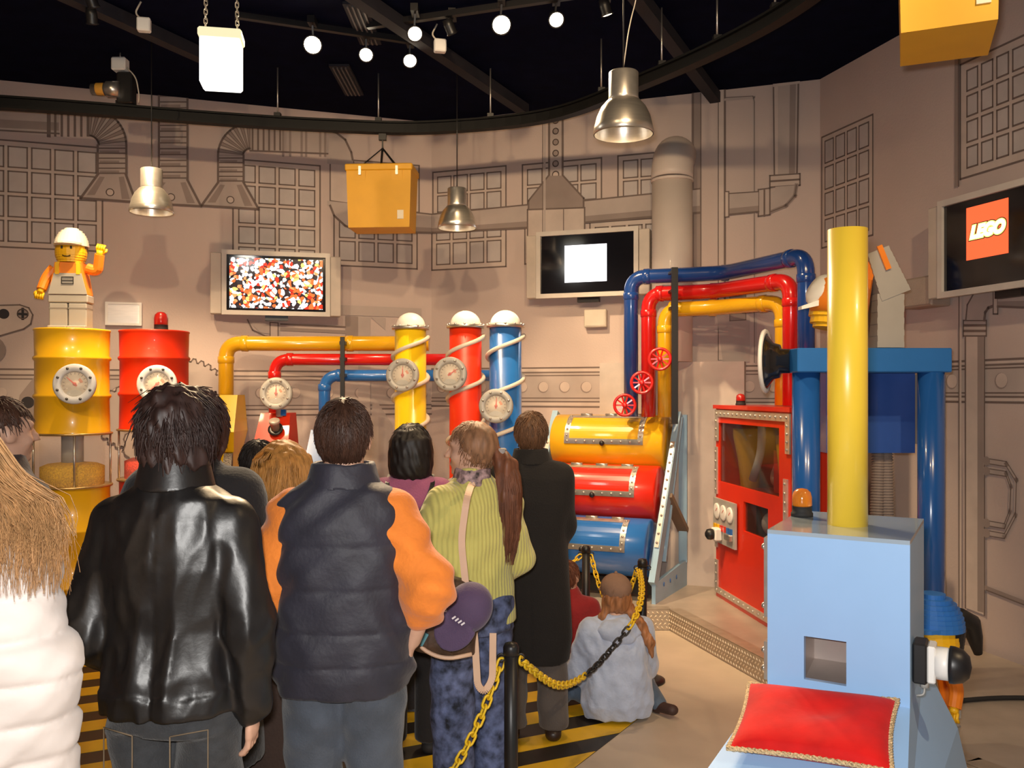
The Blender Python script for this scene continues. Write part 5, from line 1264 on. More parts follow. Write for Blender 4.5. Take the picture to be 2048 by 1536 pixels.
# ------------------------------------------------------------------ people: smooth-blended distance-field bodies
class Field:
    def __init__(s, lo, hi, h):
        s.lo = np.array(lo, float); s.h = h; s.n = (np.ceil((np.array(hi)-s.lo)/h).astype(int)+1)
        s.ax = [s.lo[i]+h*np.arange(s.n[i]) for i in range(3)]; s.V = np.full(s.n, .5, np.float32)
    def _sl(s, lo, hi):
        r = []
        for i in range(3):
            a = max(0, int(math.floor((lo[i]-s.lo[i])/s.h))); b = min(s.n[i], int(math.ceil((hi[i]-s.lo[i])/s.h))+1); r.append(slice(a, max(a, b)))
        return tuple(r)
    def grid(s, sl): return np.meshgrid(s.ax[0][sl[0]], s.ax[1][sl[1]], s.ax[2][sl[2]], indexing='ij', sparse=True)
    def add(s, fn, lo, hi, k=.02, mode='u'):
        pad = k+.03 if mode == 'u' else .01
        sl = s._sl([x-pad for x in lo], [x+pad for x in hi])
        if any(q.stop <= q.start for q in sl): return s
        X, Y, Z = s.grid(sl); d = np.broadcast_to(fn(X, Y, Z), s.V[sl].shape); v = s.V[sl]
        if mode == 'u':
            hh = np.clip(.5+.5*(v-d)/k, 0, 1); s.V[sl] = v+(d-v)*hh-k*hh*(1-hh)
        else: s.V[sl] = np.maximum(v, -d)
        return s
    def cap(s, a, b, ra, rb=None, k=.02, flat=None, q=1.0):
        a = np.array(a, float); b = np.array(b, float); rb = ra if rb is None else rb; R = max(ra, rb)
        ab = b-a; L2 = max(1e-9, ab@ab)
        def fn(X, Y, Z):
            x, y, z = X-a[0], Y-a[1], Z-a[2]; t = np.clip((x*ab[0]+y*ab[1]+z*ab[2])/L2, 0, 1)
            wx, wy, wz = x-t*ab[0], y-t*ab[1], z-t*ab[2]
            if flat is not None:
                n = np.array(flat, float); n = n/np.linalg.norm(n); c = (wx*n[0]+wy*n[1]+wz*n[2])*(1/q-1); wx, wy, wz = wx+c*n[0], wy+c*n[1], wz+c*n[2]
            return np.sqrt(wx*wx+wy*wy+wz*wz)-(ra+(rb-ra)*t)
        return s.add(fn, np.minimum(a, b)-R, np.maximum(a, b)+R, k)
    def chain(s, pts, rad, k=.02, **kw):
        for i in range(len(pts)-1): s.cap(pts[i], pts[i+1], rad[i], rad[i+1], k, **kw)
        return s
    def ell(s, c, r, k=.02, yaw=0, mode='u'):
        c = np.array(c, float); r = np.array(r, float); cy, sy = math.cos(yaw), math.sin(yaw)
        def fn(X, Y, Z):
            x, y, z = X-c[0], Y-c[1], Z-c[2]; x, y = x*cy+y*sy, -x*sy+y*cy
            k0 = np.sqrt((x/r[0])**2+(y/r[1])**2+(z/r[2])**2); return (k0-1)*r.min()
        return s.add(fn, c-r.max(), c+r.max(), k, mode)
    def loft(s, tab, k=.03, p=2.4):
        tab = sorted(tab); z = [t[0] for t in tab]; A = [np.array([t[i] for t in tab]) for i in (1, 2, 3, 4)]
        R = max(A[2].max(), A[3].max())+.05
        def fn(X, Y, Z):
            cx, cy, wx, wy = [np.interp(Z, z, a) for a in A]
            q = (np.abs((X-cx)/wx)**p+np.abs((Y-cy)/wy)**p)**(1/p)
            return np.maximum((q-1)*np.minimum(wx, wy), np.maximum(Z-z[-1], z[0]-Z))
        return s.add(fn, (A[0].min()-R, A[1].min()-R, z[0]), (A[0].max()+R, A[1].max()+R, z[-1]), k)
    def disp(s, fn):
        X, Y, Z = s.grid((slice(None),)*3); m = np.abs(s.V) < .06
        s.V = s.V+np.where(m, fn(X, Y, Z), 0).astype(np.float32); return s
    def cutz(s, z, above=False):
        Z = s.ax[2][None, None, :]; s.V = np.maximum(s.V, (Z-z) if above else (z-Z)).astype(np.float32); return s
    def mesh(s, scale=1.0):
        V = np.pad(s.V, 1, constant_values=.5); lo = s.lo-s.h; h = s.h
        ins = V < 0; c = np.zeros(np.array(V.shape)-1, np.int8)
        sl = lambda o, n: slice(o, n-1+o)
        nx, ny, nz = V.shape; co = [(i, j, k) for i in (0, 1) for j in (0, 1) for k in (0, 1)]
        for i, j, k in co: c += ins[sl(i, nx), sl(j, ny), sl(k, nz)]
        act = (c > 0) & (c < 8); idx = np.argwhere(act); N = len(idx)
        vid = np.full(c.shape, -1, np.int64); vid[act] = np.arange(N)
        acc = np.zeros((N, 3)); cnt = np.zeros(N)
        cv = {o: V[idx[:, 0]+o[0], idx[:, 1]+o[1], idx[:, 2]+o[2]] for o in co}
        for o in co:
            for a in range(3):
                if o[a] == 0:
                    o2 = list(o); o2[a] = 1; o2 = tuple(o2); va, vb = cv[o], cv[o2]; cr = (va < 0) != (vb < 0)
                    t = np.where(cr, va/np.where(cr, va-vb, 1), 0); p = np.tile(np.array(o, float), (N, 1)); p[:, a] += t
                    acc += p*cr[:, None]; cnt += cr
        verts = (lo+(idx+acc/cnt[:, None])*h)*scale
        F_ = []
        for a in range(3):
            b, d = [(1, 2), (2, 0), (0, 1)][a]
            A0 = [slice(1, -1)]*3; A0[a] = slice(0, -1); A1 = list(A0); A1[a] = slice(1, None)
            s0, s1 = ins[tuple(A0)], ins[tuple(A1)]; e = np.argwhere(s0 != s1)
            if not len(e): continue
            off = np.ones(3, int); off[a] = 0; e = e+off; flip = ~ins[e[:, 0], e[:, 1], e[:, 2]]
            def cell(db, dd): q = e.copy(); q[:, b] -= db; q[:, d] -= dd; return vid[q[:, 0], q[:, 1], q[:, 2]]
            Q = np.stack([cell(1, 1), cell(0, 1), cell(0, 0), cell(1, 0)], 1); Q[flip] = Q[flip][:, ::-1]; F_.append(Q)
        return verts, np.concatenate(F_)
    def build(s, name, m, parent, scale=1.0, off=(0, 0, 0)):
        v, f = s.mesh(scale); v = v+np.array(off); me = bpy.data.meshes.new(name)
        me.vertices.add(len(v)); me.vertices.foreach_set('co', v.astype(np.float32).ravel())
        me.loops.add(len(f)*4); me.loops.foreach_set('vertex_index', f.astype(np.int32).ravel())
        me.polygons.add(len(f)); me.polygons.foreach_set('loop_start', np.arange(0, len(f)*4, 4, dtype=np.int32))
        me.polygons.foreach_set('use_smooth', np.ones(len(f), bool)); me.update(calc_edges=True); me.validate()
        me.materials.append(m); o = bpy.data.objects.new(name, me); COL.objects.link(o); o.parent = parent; return o

def wob(seed, amp, fx, fy, fz, n=5):
    amp = amp*1.7
    r = np.random.RandomState(seed); D = [(r.uniform(.5, 1.5, 3)*np.array((fx, fy, fz))*r.choice([-1, 1], 3), r.uniform(0, 6.28)) for _ in range(n)]
    def fn(X, Y, Z):
        t = 0
        for d, ph in D: t = t+np.sin(X*d[0]+Y*d[1]+Z*d[2]+ph)
        return amp*t/n
    return fn

SKIN = mat('skin', (.62, .36, .25), .5, var=.06, vscale=12)
EYEW = mat('eye_white', (.8, .78, .74), .3); EYED = mat('eye_dark', (.05, .03, .02), .2)
LIPM = mat('lips', (.50, .20, .16), .5)
def clothmat(name, col, rough=.8, bump=.25, bscale=90, var=.1, vscale=10, sheen=.2, **k): return mat(name, col, rough, bump=bump, bscale=bscale, var=var, vscale=vscale, sheen=sheen, **k)
def hairmat(name, col): return mat(name, col, .52, var=.35, vscale=60, stretch=(1, 1, .12), spec=.4)

JT = [(1.555, 0, .0, .062, .066), (1.50, 0, -.005, .085, .085), (1.46, 0, -.01, .145, .095), (1.40, 0, -.01, .19, .115), (1.28, 0, -.005, .20, .13), (1.12, 0, 0, .185, .128), (.98, 0, 0, .19, .13), (.88, 0, 0, .195, .132)]
def scaled(tab, sx=1, sy=1, zb=None, wb=None):
    t = [(z, cx, cy, wx*sx, wy*sy) for z, cx, cy, wx, wy in tab]
    if zb is not None:
        t = [r for r in t if r[0] > zb+.02]; l = t[-1]; t.append((zb, l[1], l[2], wb[0] if wb else l[3], wb[1] if wb else l[4]))
    return t

def hand(f, wr, el, side, r=1.0, curl=.5):
    wr = np.array(wr, float); el = np.array(el, float); d = (wr-el)/np.linalg.norm(wr-el)
    inn = np.array((-side, 0, 0), float); inn = inn-d*(inn@d)
    if np.linalg.norm(inn) < .2: inn = np.array((0, 0, -1.)); inn -= d*(inn@d)
    inn /= np.linalg.norm(inn); w = np.cross(d, inn)*(-side); 
    if w[1] < 0: w = -w
    f.cap(wr, wr+d*.075, .026, .034, .015, flat=inn, q=.5)
    for i, L in enumerate((.070, .080, .075, .058)):
        b = wr+d*.085+w*(.030-.020*i); b2 = b+d*L*.5+inn*L*.10*curl; b3 = b2+d*L*.32+inn*L*.42*curl; b4 = b3+d*L*.12+inn*L*.30*curl
        f.chain([b-d*.02, b, b2, b3, b4], [.0095, .0095, .009, .0085, .007], .005)
    t0 = wr+d*.025+w*.030; t1 = t0+d*.035+w*.022+inn*.012; t2 = t1+d*.035+w*.004+inn*.012
    f.chain([t0, t1, t2], [.013, .0105, .009], .008)

def strands(name, parent, m, lines, r, scale):
    V = []; Fc = []; b = 0
    for pts, rr in lines:
        pts = np.asarray(pts); n = len(pts); tan = np.gradient(pts, axis=0); tan /= np.linalg.norm(tan, axis=1)[:, None]+1e-9
        up = np.array((.31, .57, .76)); x = np.cross(tan, up); x /= np.linalg.norm(x, axis=1)[:, None]+1e-9; y = np.cross(tan, x)
        ta = np.linspace(1, .25, n)*rr
        for k in range(3):
            a = 2*math.pi*k/3; V.append(pts+(x*math.cos(a)+y*math.sin(a))*ta[:, None])
        for i in range(n-1):
            for k in range(3): j = (k+1) % 3; Fc.append((b+k*n+i, b+j*n+i, b+j*n+i+1, b+k*n+i+1))
        b += 3*n
    v = np.concatenate(V)*scale; f = np.array(Fc)
    me = bpy.data.meshes.new(name); me.vertices.add(len(v)); me.vertices.foreach_set('co', v.astype(np.float32).ravel())
    me.loops.add(len(f)*4); me.loops.foreach_set('vertex_index', f.astype(np.int32).ravel()); me.polygons.add(len(f)); me.polygons.foreach_set('loop_start', np.arange(0, len(f)*4, 4, dtype=np.int32))
    me.polygons.foreach_set('use_smooth', np.ones(len(f), bool)); me.update(calc_edges=True); me.materials.append(m)
    o = bpy.data.objects.new(name, me); COL.objects.link(o); o.parent = parent; o['kind'] = 'stuff'; return o

class Person:
    """canonical 1.75 m figure facing +Y, x to its right; everything is scaled to height H"""
    def __init__(s, label, px, d, H, yaw=0, headyaw=0, drop=0, pitch=0, z0=0.0, arms=None, legs=None, group=None):
        s.S = H/1.75; s.drop = drop; s.hy = headyaw
        x = (px-CX)/F*d; s.o = thing('person', (x, d, z0), label, 'person'); s.o.rotation_euler = (0, 0, yaw)
        D = drop
        a = dict(Lsh=(-.160, -.01, 1.415-D), Rsh=(.160, -.01, 1.415-D), Lel=(-.212, -.02, 1.15-D), Rel=(.212, -.02, 1.15-D), Lwr=(-.215, .05, .905-D), Rwr=(.215, .05, .905-D))
        a.update(arms or {}); s.A = a
        l = dict(Lhi=(-.09, 0, .93-D), Rhi=(.09, 0, .93-D), Lkn=(-.10, .015, .50), Rkn=(.10, .015, .50), Lan=(-.105, -.02, .085), Ran=(.105, -.02, .085), Lto=(-.115, .15, .03), Rto=(.115, .15, .03))
        l.update(legs or {}); s.L = l
        s.hc = np.array((0, .012, 1.635-D))
    def hp(s, p):                                    # head-local offset -> body coordinates
        c, n = math.cos(s.hy), math.sin(s.hy); return s.hc+np.array((p[0]*c-p[1]*n, p[0]*n+p[1]*c, p[2]))
    def body(s, h=.010, skin=SKIN, eyes=True):
        A, L, D = s.A, s.L, s.drop; pts = np.array(list(A.values())+list(L.values()))
        f = Field(np.minimum(pts.min(0), (-.2, -.16, 0))-.16, np.maximum(pts.max(0), (.2, .16, 1.76-D))+.16, h)
        f.loft([(z-D, cx, cy, wx*.86, wy*.84) for z, cx, cy, wx, wy in JT], .03)
        f.ell((0, 0, .93-D), (.135, .09, .10), .05)
        f.cap((0, -.012, 1.47-D), (0, .0, 1.60-D), .058, .052, .03)
        hp, Y = s.hp, s.hy
        f.ell(hp((0, -.012, .015)), (.076, .094, .100), .01, Y); f.ell(hp((0, .022, -.045)), (.058, .066, .074), .03, Y)
        f.cap(hp((0, .088, .012)), hp((0, .112, -.026)), .010, .015, .012); f.ell(hp((0, .070, -.098)), (.022, .022, .018), .02, Y)
        f.ell(hp((0, .086, -.062)), (.026, .012, .013), .01, Y); f.ell(hp((0, .074, .030)), (.055, .020, .014), .02, Y)
        for sx in (-1, 1):
            f.ell(hp((sx*.080, -.012, -.01)), (.011, .024, .034), .008, Y); f.ell(hp((sx*.042, .062, -.03)), (.022, .02, .02), .02, Y)
            f.ell(hp((sx*.032, .092, .008)), (.016, .014, .010), 0.004, Y, mode='s')
        for sd in 'LR':
            sg = -1 if sd == 'L' else 1
            f.chain([A[sd+'sh'], A[sd+'el'], A[sd+'wr']], [.056, .042, .027], .03); hand(f, A[sd+'wr'], A[sd+'el'], sg)
            f.chain([L[sd+'hi'], L[sd+'kn'], L[sd+'an']], [.068, .052, .036], .03)
            an, to = np.array(L[sd+'an']), np.array(L[sd+'to']); f.cap(an-(0, 0, .03), to, .036, .026, .02)
        o = f.build('body', skin, s.o, s.S)
        if eyes:
            for sx in (-1, 1):
                m = MB(); m.sph(Vector(hp((sx*.032, .064, .008)))*s.S, .0125*s.S, 10, 7); e = m.build('eye', EYEW, o, local=True)
                m = MB(); m.sph(Vector(hp((sx*.032, .0725, .008)))*s.S, .006*s.S, 8, 6); m.build('pupil', EYED, o, local=True)
        return o
    def top(s, name, m, tab, sl=(.066, .060, .052), h=.010, sleeves='LR', cuff=1.0, disp=None, k=.06, extra=None, hem=None, stop=None):
        A, D = s.A, s.drop; tab = [(z-D, cx, cy, wx, wy) for z, cx, cy, wx, wy in tab]
        pts = np.array([A[q+j] for q in 'LR' for j in ('sh', 'el', 'wr')]); zb = min(t[0] for t in tab); W = max(t[3] for t in tab)
        lo = np.minimum(pts.min(0)-.12, (-W-.08, -.30, zb-.06)); hi = np.maximum(pts.max(0)+.12, (W+.08, .30, max(t[0] for t in tab)+.05))
        f = Field(lo, hi, h); f.loft(tab, .03)
        for sd in sleeves:
            sh, el, wr = [np.array(A[sd+j], float) for j in ('sh', 'el', 'wr')]
            end = el+(wr-el)*cuff
            if cuff > 0: f.chain([sh, el, end], sl, k)
            else: f.cap(sh, sh+(el-sh)*(1+cuff), sl[0], sl[1], k)
        if extra: extra(f)
        if disp: f.disp(disp)
        if stop is not None: f.cutz(stop)
        return f.build(name, m, s.o, s.S)
    def trousers(s, m, rad=(.098, .074, .066), h=.010, wst=1.02, disp=None, hw=(.165, .118), zlow=.06):
        L, D = s.L, s.drop; pts = np.array([L[q+j] for q in 'LR' for j in ('hi', 'kn', 'an')])
        f = Field(np.minimum(pts.min(0), (-.2, -.15, .0))-.12, np.maximum(pts.max(0), (.2, .15, wst-D))+.12, h)
        f.loft([(wst-D, 0, 0, hw[0]*.97, hw[1]), (.93-D, 0, -.01, hw[0]*1.04, hw[1]*1.12), (.84-D, 0, -.01, hw[0]*1.02, hw[1]*1.08)], .03)
        for sd in 'LR': f.chain([L[sd+'hi'], L[sd+'kn'], L[sd+'an']], rad, .03)
        if disp: f.disp(disp)
        f.cutz(zlow if D == 0 else .004)
        return f.build('trousers', m, s.o, s.S)
    def shoes(s, m, r=.044):
        for sd in 'LR':
            an, to = np.array(s.L[sd+'an'], float), np.array(s.L[sd+'to'], float); f = Field(np.minimum(an, to)-.1, np.maximum(an, to)+.1, .008)
            d = to-an; d[2] = 0; d /= np.linalg.norm(d)+1e-9
            heel = an-d*.045; heel[2] = max(.035, an[2]-.05)
            f.cap(heel, to+(0, 0, .008), r, r*.92, .02, flat=(0, 0, 1), q=.85); f.cap(an-(0, 0, .03), an+(0, 0, .01), r*.9, r*.95, .02); f.cutz(.002)
            f.build('shoe', m, s.o, s.S)
    def hair(s, m, style='short', n=900, r=.0035, length=.035, seed=1, h=.008, grow=.010, nape=-.075, fringe=.045, extra=None, long=None, zlo=None, disp=.004, messy=.22):
        hp, Y = s.hp, s.hy; R = np.array((.078+grow, .096+grow, .104+grow)); rs = np.random.RandomState(seed)
        f = Field(s.hc-.22, s.hc+.22, h) if not long else Field(s.hc-np.array((.32, .34, long)), s.hc+np.array((.32, .24, .2)), h)
        c = hp((0, -.012, .012))
        cy, sy = math.cos(Y), math.sin(Y)
        def cap(X, Yy, Z):
            x, y, z = X-c[0], Yy-c[1], Z-c[2]; x, y = x*cy+y*sy, -x*sy+y*cy
            d = (np.sqrt((x/R[0])**2+(y/R[1])**2+(z/R[2])**2)-1)*R.min()
            face = np.minimum(y-.035-.5*np.minimum(0, z-.02), fringe-z)     # keep face free
            napec = nape-.4*np.maximum(0, y+.02)-z
            ear = np.minimum(np.minimum(y+.035, .012-z), np.abs(x)-.06) if style == 'short' else -1
            return np.maximum(np.maximum(d, np.minimum(face, .05)), np.maximum(napec, ear))
        f.add(cap, s.hc-.2, s.hc+.2, .004)
        if extra: extra(f, hp)
        if disp: f.disp(wob(seed, disp, 120, 120, 40, 6))
        o = f.build('hair', m, s.o, s.S); lines = []
        for i in range(n):                                   # short clumps that follow the scalp
            while True:
                v = rs.normal(size=3); v /= np.linalg.norm(v)
                y, z = v[1]*R[1], v[2]*R[2]
                if z < nape-.01 or (y > .04 and z < fringe) or (style == 'short' and abs(v[0])*R[0] > .06 and y > -.035 and z < .01): continue
                break
            p = v*R*.99; nr = v/R; nr /= np.linalg.norm(nr); crown = np.array((0, -.25, 1.)); t = nr*(nr@crown)-crown; t /= np.linalg.norm(t)+1e-6
            t = t+rs.normal(size=3)*messy; t -= nr*(t@nr); L = length*rs.uniform(.6, 1.3); q = [p, p+t*L*.5+nr*(L*.16-L*L*.9), p+t*L+nr*(L*rs.uniform(.04, .30)-L*L*3.6)-np.array((0, 0, .1*L))]
            lines.append((np.array([hp(x+np.array((0, -.012, .012))) for x in q]), r*rs.uniform(.6, 1.3)))
        if extra is None or n: strands('hair_strands', o, m, lines, r, s.S)
        return o

def P2(P_, p): return np.array(p)

# ---- 1. woman in the white puffer coat, long blond hair
p = Person('woman with long blond hair in a white quilted puffer coat', -146, 1.95, 1.80, .12)
p.body(.011)
WHC = clothmat('white_puffer', (.70, .62, .57), .65, .15, 25, .03)
def quilt(zs, amp, rad=.012):
    def fn(X, Y, Z):
        d = np.min(np.stack([np.abs(Z-z) for z in zs]), 0); return amp*np.exp(-(d/rad)**2)-amp*.7*np.clip(d/.045, 0, 1)**.5
    return fn
zs = [1.42-.088*i for i in range(10)]
w1 = wob(3, .006, 14, 14, 34); w1b = wob(4, .0028, 45, 45, 60, 6)
p.top('puffer_coat', WHC, scaled(JT, 1.14, 1.3, .55, (.25, .19)), (.088, .088, .072), .009, disp=lambda X, Y, Z: quilt(zs, .008, .009)(X, Y, Z)*.8+w1(X, Y, Z)*1.2+w1b(X, Y, Z))
p.trousers(clothmat('dark_trousers', (.03, .03, .04))); p.shoes(RUBBER)
BLOND = hairmat('blond_hair', (.42, .225, .095))
def longblond(f, hp):
    f.loft([(1.74, 0, -.02, .075, .06), (1.66, .01, -.04, .125, .095), (1.58, .03, -.06, .165, .10), (1.53, .05, -.075, .21, .10), (1.49, .06, -.10, .21, .085), (1.46, .06, -.13, .18, .05), (1.44, .05, -.15, .12, .03)], .03)
p.hair(BLOND, 'long', 300, .004, .05, 5, .01, .012, -.1, extra=longblond, long=.46, disp=.006)
rs = np.random.RandomState(8); lines = []
for i in range(2300):
    a = rs.uniform(-1.9, 1.9); c0 = np.array((.092*math.sin(a), -.012-.105*math.cos(a), 1.635+rs.uniform(-.02, .09)))
    if a*0+abs(a) > 1.2: c0[1] = min(c0[1], .01)
    L = .01+.12*rs.uniform()**1.5; u = math.sin(a)*(.21 if a > 0 else .15)+rs.normal()*.015; k = rs.uniform(-.02, .03); ca = math.cos(a)
    ls = 1 if a > 0 else .8; pts = [(.02*math.sin(a), -.01-.02*ca, 1.762), (.088*math.sin(a), -.012-.108*ca, 1.705), (.135*math.sin(a)*ls+.01, -.04-.10*ca, 1.66), (.178*math.sin(a)*ls+.03*ls, -.06-.107*ca, 1.58), (u+.05, -.075-.108*ca, 1.53), (u*1.06+.062+k*.5, -.10-.10*ca, 1.49), (u*1.08+.07+k+rs.normal()*.01, -.155-.07*ca, 1.48-L)]
    q = np.array(pts); t = np.linspace(0, len(q)-1, 16); lines.append((np.stack([np.interp(t, range(len(q)), q[:, j]) for j in range(3)], 1)+rs.normal(size=3)*.004+np.array((0, rs.uniform(-.012, 0), 0)), .0020*rs.uniform(.6, 1.4)))
strands('long_strands', [c for c in p.o.children if c.name.startswith('hair')][0], BLOND, lines, .004, p.S)

# ---- 2. short-haired person at the left, behind
p = Person('person with short brown hair and dark jacket behind the white coat', 2, 3.3, 1.77, -.55, -.15)
p.body(.012); p.top('jacket', clothmat('brown_black_jacket', (.045, .026, .022)), scaled(JT, 1.12, 1.1, .8), (.078, .07, .06), .012, disp=wob(12, .006, 20, 20, 25)); p.trousers(clothmat('dark_trousers', (.03, .03, .04)), h=.014); p.shoes(RUBBER)
p.hair(hairmat('dark_brown_hair', (.075, .032, .018)), 'short', 700, .0035, .03, 6)

# ---- 3. man in the black leather jacket
p = Person('man with shaggy dark hair in a black leather jacket and dark jeans', 352, 2.55, 1.80, -.06, .18, arms=dict(Lsh=(-.160, -.01, 1.39), Rsh=(.160, -.01, 1.39), Lel=(-.222, -.06, 1.10), Lwr=(-.19, .14, .95), Rel=(.225, -.045, 1.12), Rwr=(.213, .0, .90)))
p.body(.0075)
LEA = mat('black_leather', (.009, .0078, .0078), .40, var=.25, vscale=14, bump=.05, bscale=60, spec=.55)
fold1 = wob(21, 1, 16, 16, 5, 5); fold2 = wob(22, 1, 30, 22, 5, 4); fold3 = wob(23, 1, 44, 44, 22, 5)
def leaf(X, Y, Z):
    lower = np.clip((1.45-Z)/.4, 0, 1)*np.where(np.abs(X) < .185, np.clip((Z-.90)/.09, .12, 1), 1); return .008*fold1(X, Y, Z)*lower+.013*(np.abs(fold2(X, Y, Z))-.4)*lower+.005*np.abs(fold3(X, Y, Z))+.006*np.sin((Z*46+X*26))*np.clip((np.abs(X)-.17)*8, 0, 1)*np.clip((1.30-Z)*5, 0, 1)-.005*np.exp(-(X/.006)**2)*0+.004*np.exp(-(X/.005)**2)
def lext(f): f.loft([(.96, 0, -.01, .190, .164), (.90, 0, -.01, .186, .163)], .01)
p.top('leather_jacket', LEA, [(1.545, 0, .0, .070, .074), (1.50, 0, -.01, .098, .096), (1.465, 0, -.012, .155, .108), (1.41, 0, -.012, .175, .122), (1.28, 0, -.01, .180, .140), (1.12, 0, 0, .178, .146), (1.0, 0, -.01, .186, .158), (.895, 0, -.01, .182, .160)], (.076, .068, .056), .0075, disp=leaf, extra=lext, k=.022)
f = Field((-.14, -.16, 1.46), (.14, .16, 1.62), .006)
def col(f, z0, z1, r0, r1, cy=-.005, th=.008, k=.004):
    def fn(X, Y, Z):
        t = np.clip((Z-z0)/(z1-z0), 0, 1); rr = r0+(r1-r0)*t; q = np.sqrt(X**2+((Y-cy)/1.05)**2); return np.maximum(np.abs(q-rr)-th, np.maximum(np.maximum(z0-Z, Z-z1-.35*Y*0), Y-.07))
    f.add(fn, (-.2, -.2, z0), (.2, .2, z1), k)
col(f, 1.485, 1.575, .098, .078, th=.009); f.build('collar', LEA, p.o, p.S)
DJ = clothmat('dark_denim', (.030, .032, .036), .85, .3, 160, .25, 30)
p.trousers(DJ, (.088, .084, .07), .009, disp=wob(30, .006, 18, 18, 30), hw=(.166, .112), wst=.96); p.shoes(RUBBER)
# jeans pockets
for sx in (-1, 1):
    m = MB(); q = [(sx*.05, .86), (sx*.14, .87), (sx*.14, .76), (sx*.095, .735), (sx*.05, .76)]
    m.tube([Vector((x, -.150+(abs(x)-.05)*.30, z))*p.S for x, z in q+[q[0]]], .0022, 5); m.build('pocket_stitching', mat('stitch', (.18, .13, .08), .8), [c for c in p.o.children if c.name.startswith('trousers')][0], local=True)
def shag(f, hp):
    f.ell(hp((0, -.05, -.05)), (.082, .062, .07), .03); f.ell(hp((0, -.03, .05)), (.088, .10, .085), .02); f.cap(hp((-.05, -.065, -.06)), hp((-.045, -.08, -.125)), .03, .014, .02); f.cap(hp((.05, -.065, -.06)), hp((.045, -.075, -.11)), .03, .014, .02); f.cap(hp((0, -.08, -.06)), hp((0, -.085, -.135)), .036, .016, .02)
DKB = hairmat('shaggy_hair', (.030, .014, .011))
p.hair(DKB, 'shag', 2400, .0038, .06, 9, .007, .014, -.12, extra=shag, disp=.009, messy=.3)

# ---- 4. curly dark-haired woman behind him
p = Person('woman with curly dark hair in a black coat behind the leather jacket', 388, 3.3, 1.78, .05)
p.body(.012); BLKC = clothmat('black_coat', (.012, .010, .011), .9)
p.top('coat', BLKC, scaled(JT, 1.25, 1.15, .45, (.24, .16)), (.085, .075, .062), .012, disp=wob(41, .006, 20, 20, 15)); p.trousers(BLKC, h=.014); p.shoes(RUBBER)
p.hair(hairmat('curly_hair', (.055, .022, .016)), 'long', 1800, .005, .05, 12, .009, .035, -.10, extra=lambda f, hp: (f.ell(hp((0, -.03, -.03)), (.115, .105, .115), .03)), disp=.012)

# ---- 5. small dark-haired person beside the blonde
p = Person('person with short black hair behind the blonde woman', 516, 4.3, 1.56, .2)
p.body(.013); p.top('jacket', BLKC, scaled(JT, 1.1, 1.1, .8), (.078, .07, .06), .013); p.trousers(BLKC, h=.015); p.shoes(RUBBER)
p.hair(hairmat('black_hair', (.016, .011, .010)), 'short', 800, .004, .035, 14, grow=.016, nape=-.09)

# ---- 6. blonde woman in a brown coat
p = Person('woman with shoulder-length golden hair and a long brown coat', 566, 3.6, 1.58, .1)
p.body(.012); BRC = clothmat('brown_coat', (.040, .020, .014), .85)
p.top('long_coat', BRC, scaled(JT, 1.2, 1.15, .34, (.24, .17)), (.082, .074, .062), .012, disp=wob(51, .006, 18, 18, 12)); p.trousers(clothmat('blue_jeans', (.05, .075, .16), .85, .3, 140, .3, 12), h=.012); p.shoes(RUBBER)
GOLDH = hairmat('golden_hair', (.42, .19, .045))
def gh(f, hp):
    f.ell(hp((0, -.02, .02)), (.125, .115, .115), .03); f.loft([(1.70, 0, -.02, .11, .10), (1.62, 0, -.03, .135, .11), (1.52, 0, -.045, .145, .105), (1.44, 0, -.06, .13, .09), (1.40, 0, -.065, .11, .075)], .03)
p.hair(GOLDH, 'long', 200, .004, .04, 16, .009, .03, -.11, extra=gh, long=.3, disp=.006)
lines = []; rs = np.random.RandomState(17)
for i in range(900):
    a = rs.uniform(-2.1, 2.1); ph = rs.uniform(0, 1); q = []
    for t in np.linspace(0, 1, 10):
        z = 1.755-.36*t-.02*ph; r_ = np.interp(z, [1.38, 1.44, 1.52, 1.62, 1.70, 1.75, 1.76], [.11, .132, .147, .137, .122, .06, .02]); q.append((r_*math.sin(a+.12*math.sin(5*t+6*ph)), -.03-r_*.84*math.cos(a)-.02*t, z))
    lines.append((np.array(q), .0036*rs.uniform(.6, 1.4)))
strands('long_strands', [c for c in p.o.children if c.name.startswith('hair')][0], GOLDH, lines, .004, p.S)

# ---- 7. man in the navy vest with orange sleeves, hands on hips
p = Person('man in a navy padded vest over an orange shirt, hands on hips', 687, 2.95, 1.77, .0, .05, arms=dict(Lsh=(-.165, -.01, 1.39), Rsh=(.165, -.01, 1.39), Lel=(-.235, -.03, 1.16), Lwr=(-.215, .03, .96), Rel=(.285, -.08, 1.165), Rwr=(.225, -.01, .98)))
p.body(.0075)
ORS = clothmat('orange_fleece', (.80, .22, .025), .85, .35, 60, .12, 9)
p.top('orange_shirt', ORS, scaled(JT, .90, .94, .95), (.078, .072, .062), .0085, cuff=.45, disp=lambda X, Y, Z: .006*wob(61, 1, 30, 30, 46)(X, Y, Z)+.005*np.sin(Z*70+X*20+Y*12)*np.clip((np.abs(X)-.22)*12, 0, 1))
NAVY = clothmat('navy_padding', (.022, .021, .034), .62, .18, 60, .15, 12, .1)
sv = [1.30, 1.165, 1.035, .93]
w7 = wob(63, 1, 34, 30, 40, 6)
def vq(X, Y, Z):
    d = np.min(np.stack([np.abs(Z-z-.02*X*X*4) for z in sv]), 0)
    return .0045*np.exp(-(d/.006)**2)-.002*np.clip(d/.05, 0, 1)+.007*w7(X, Y, Z)+.004*np.sin(Z*40+X*55)*np.clip((1.2-Z)*6, 0, 1)*np.clip((np.abs(X)-.08)*8, 0, 1)
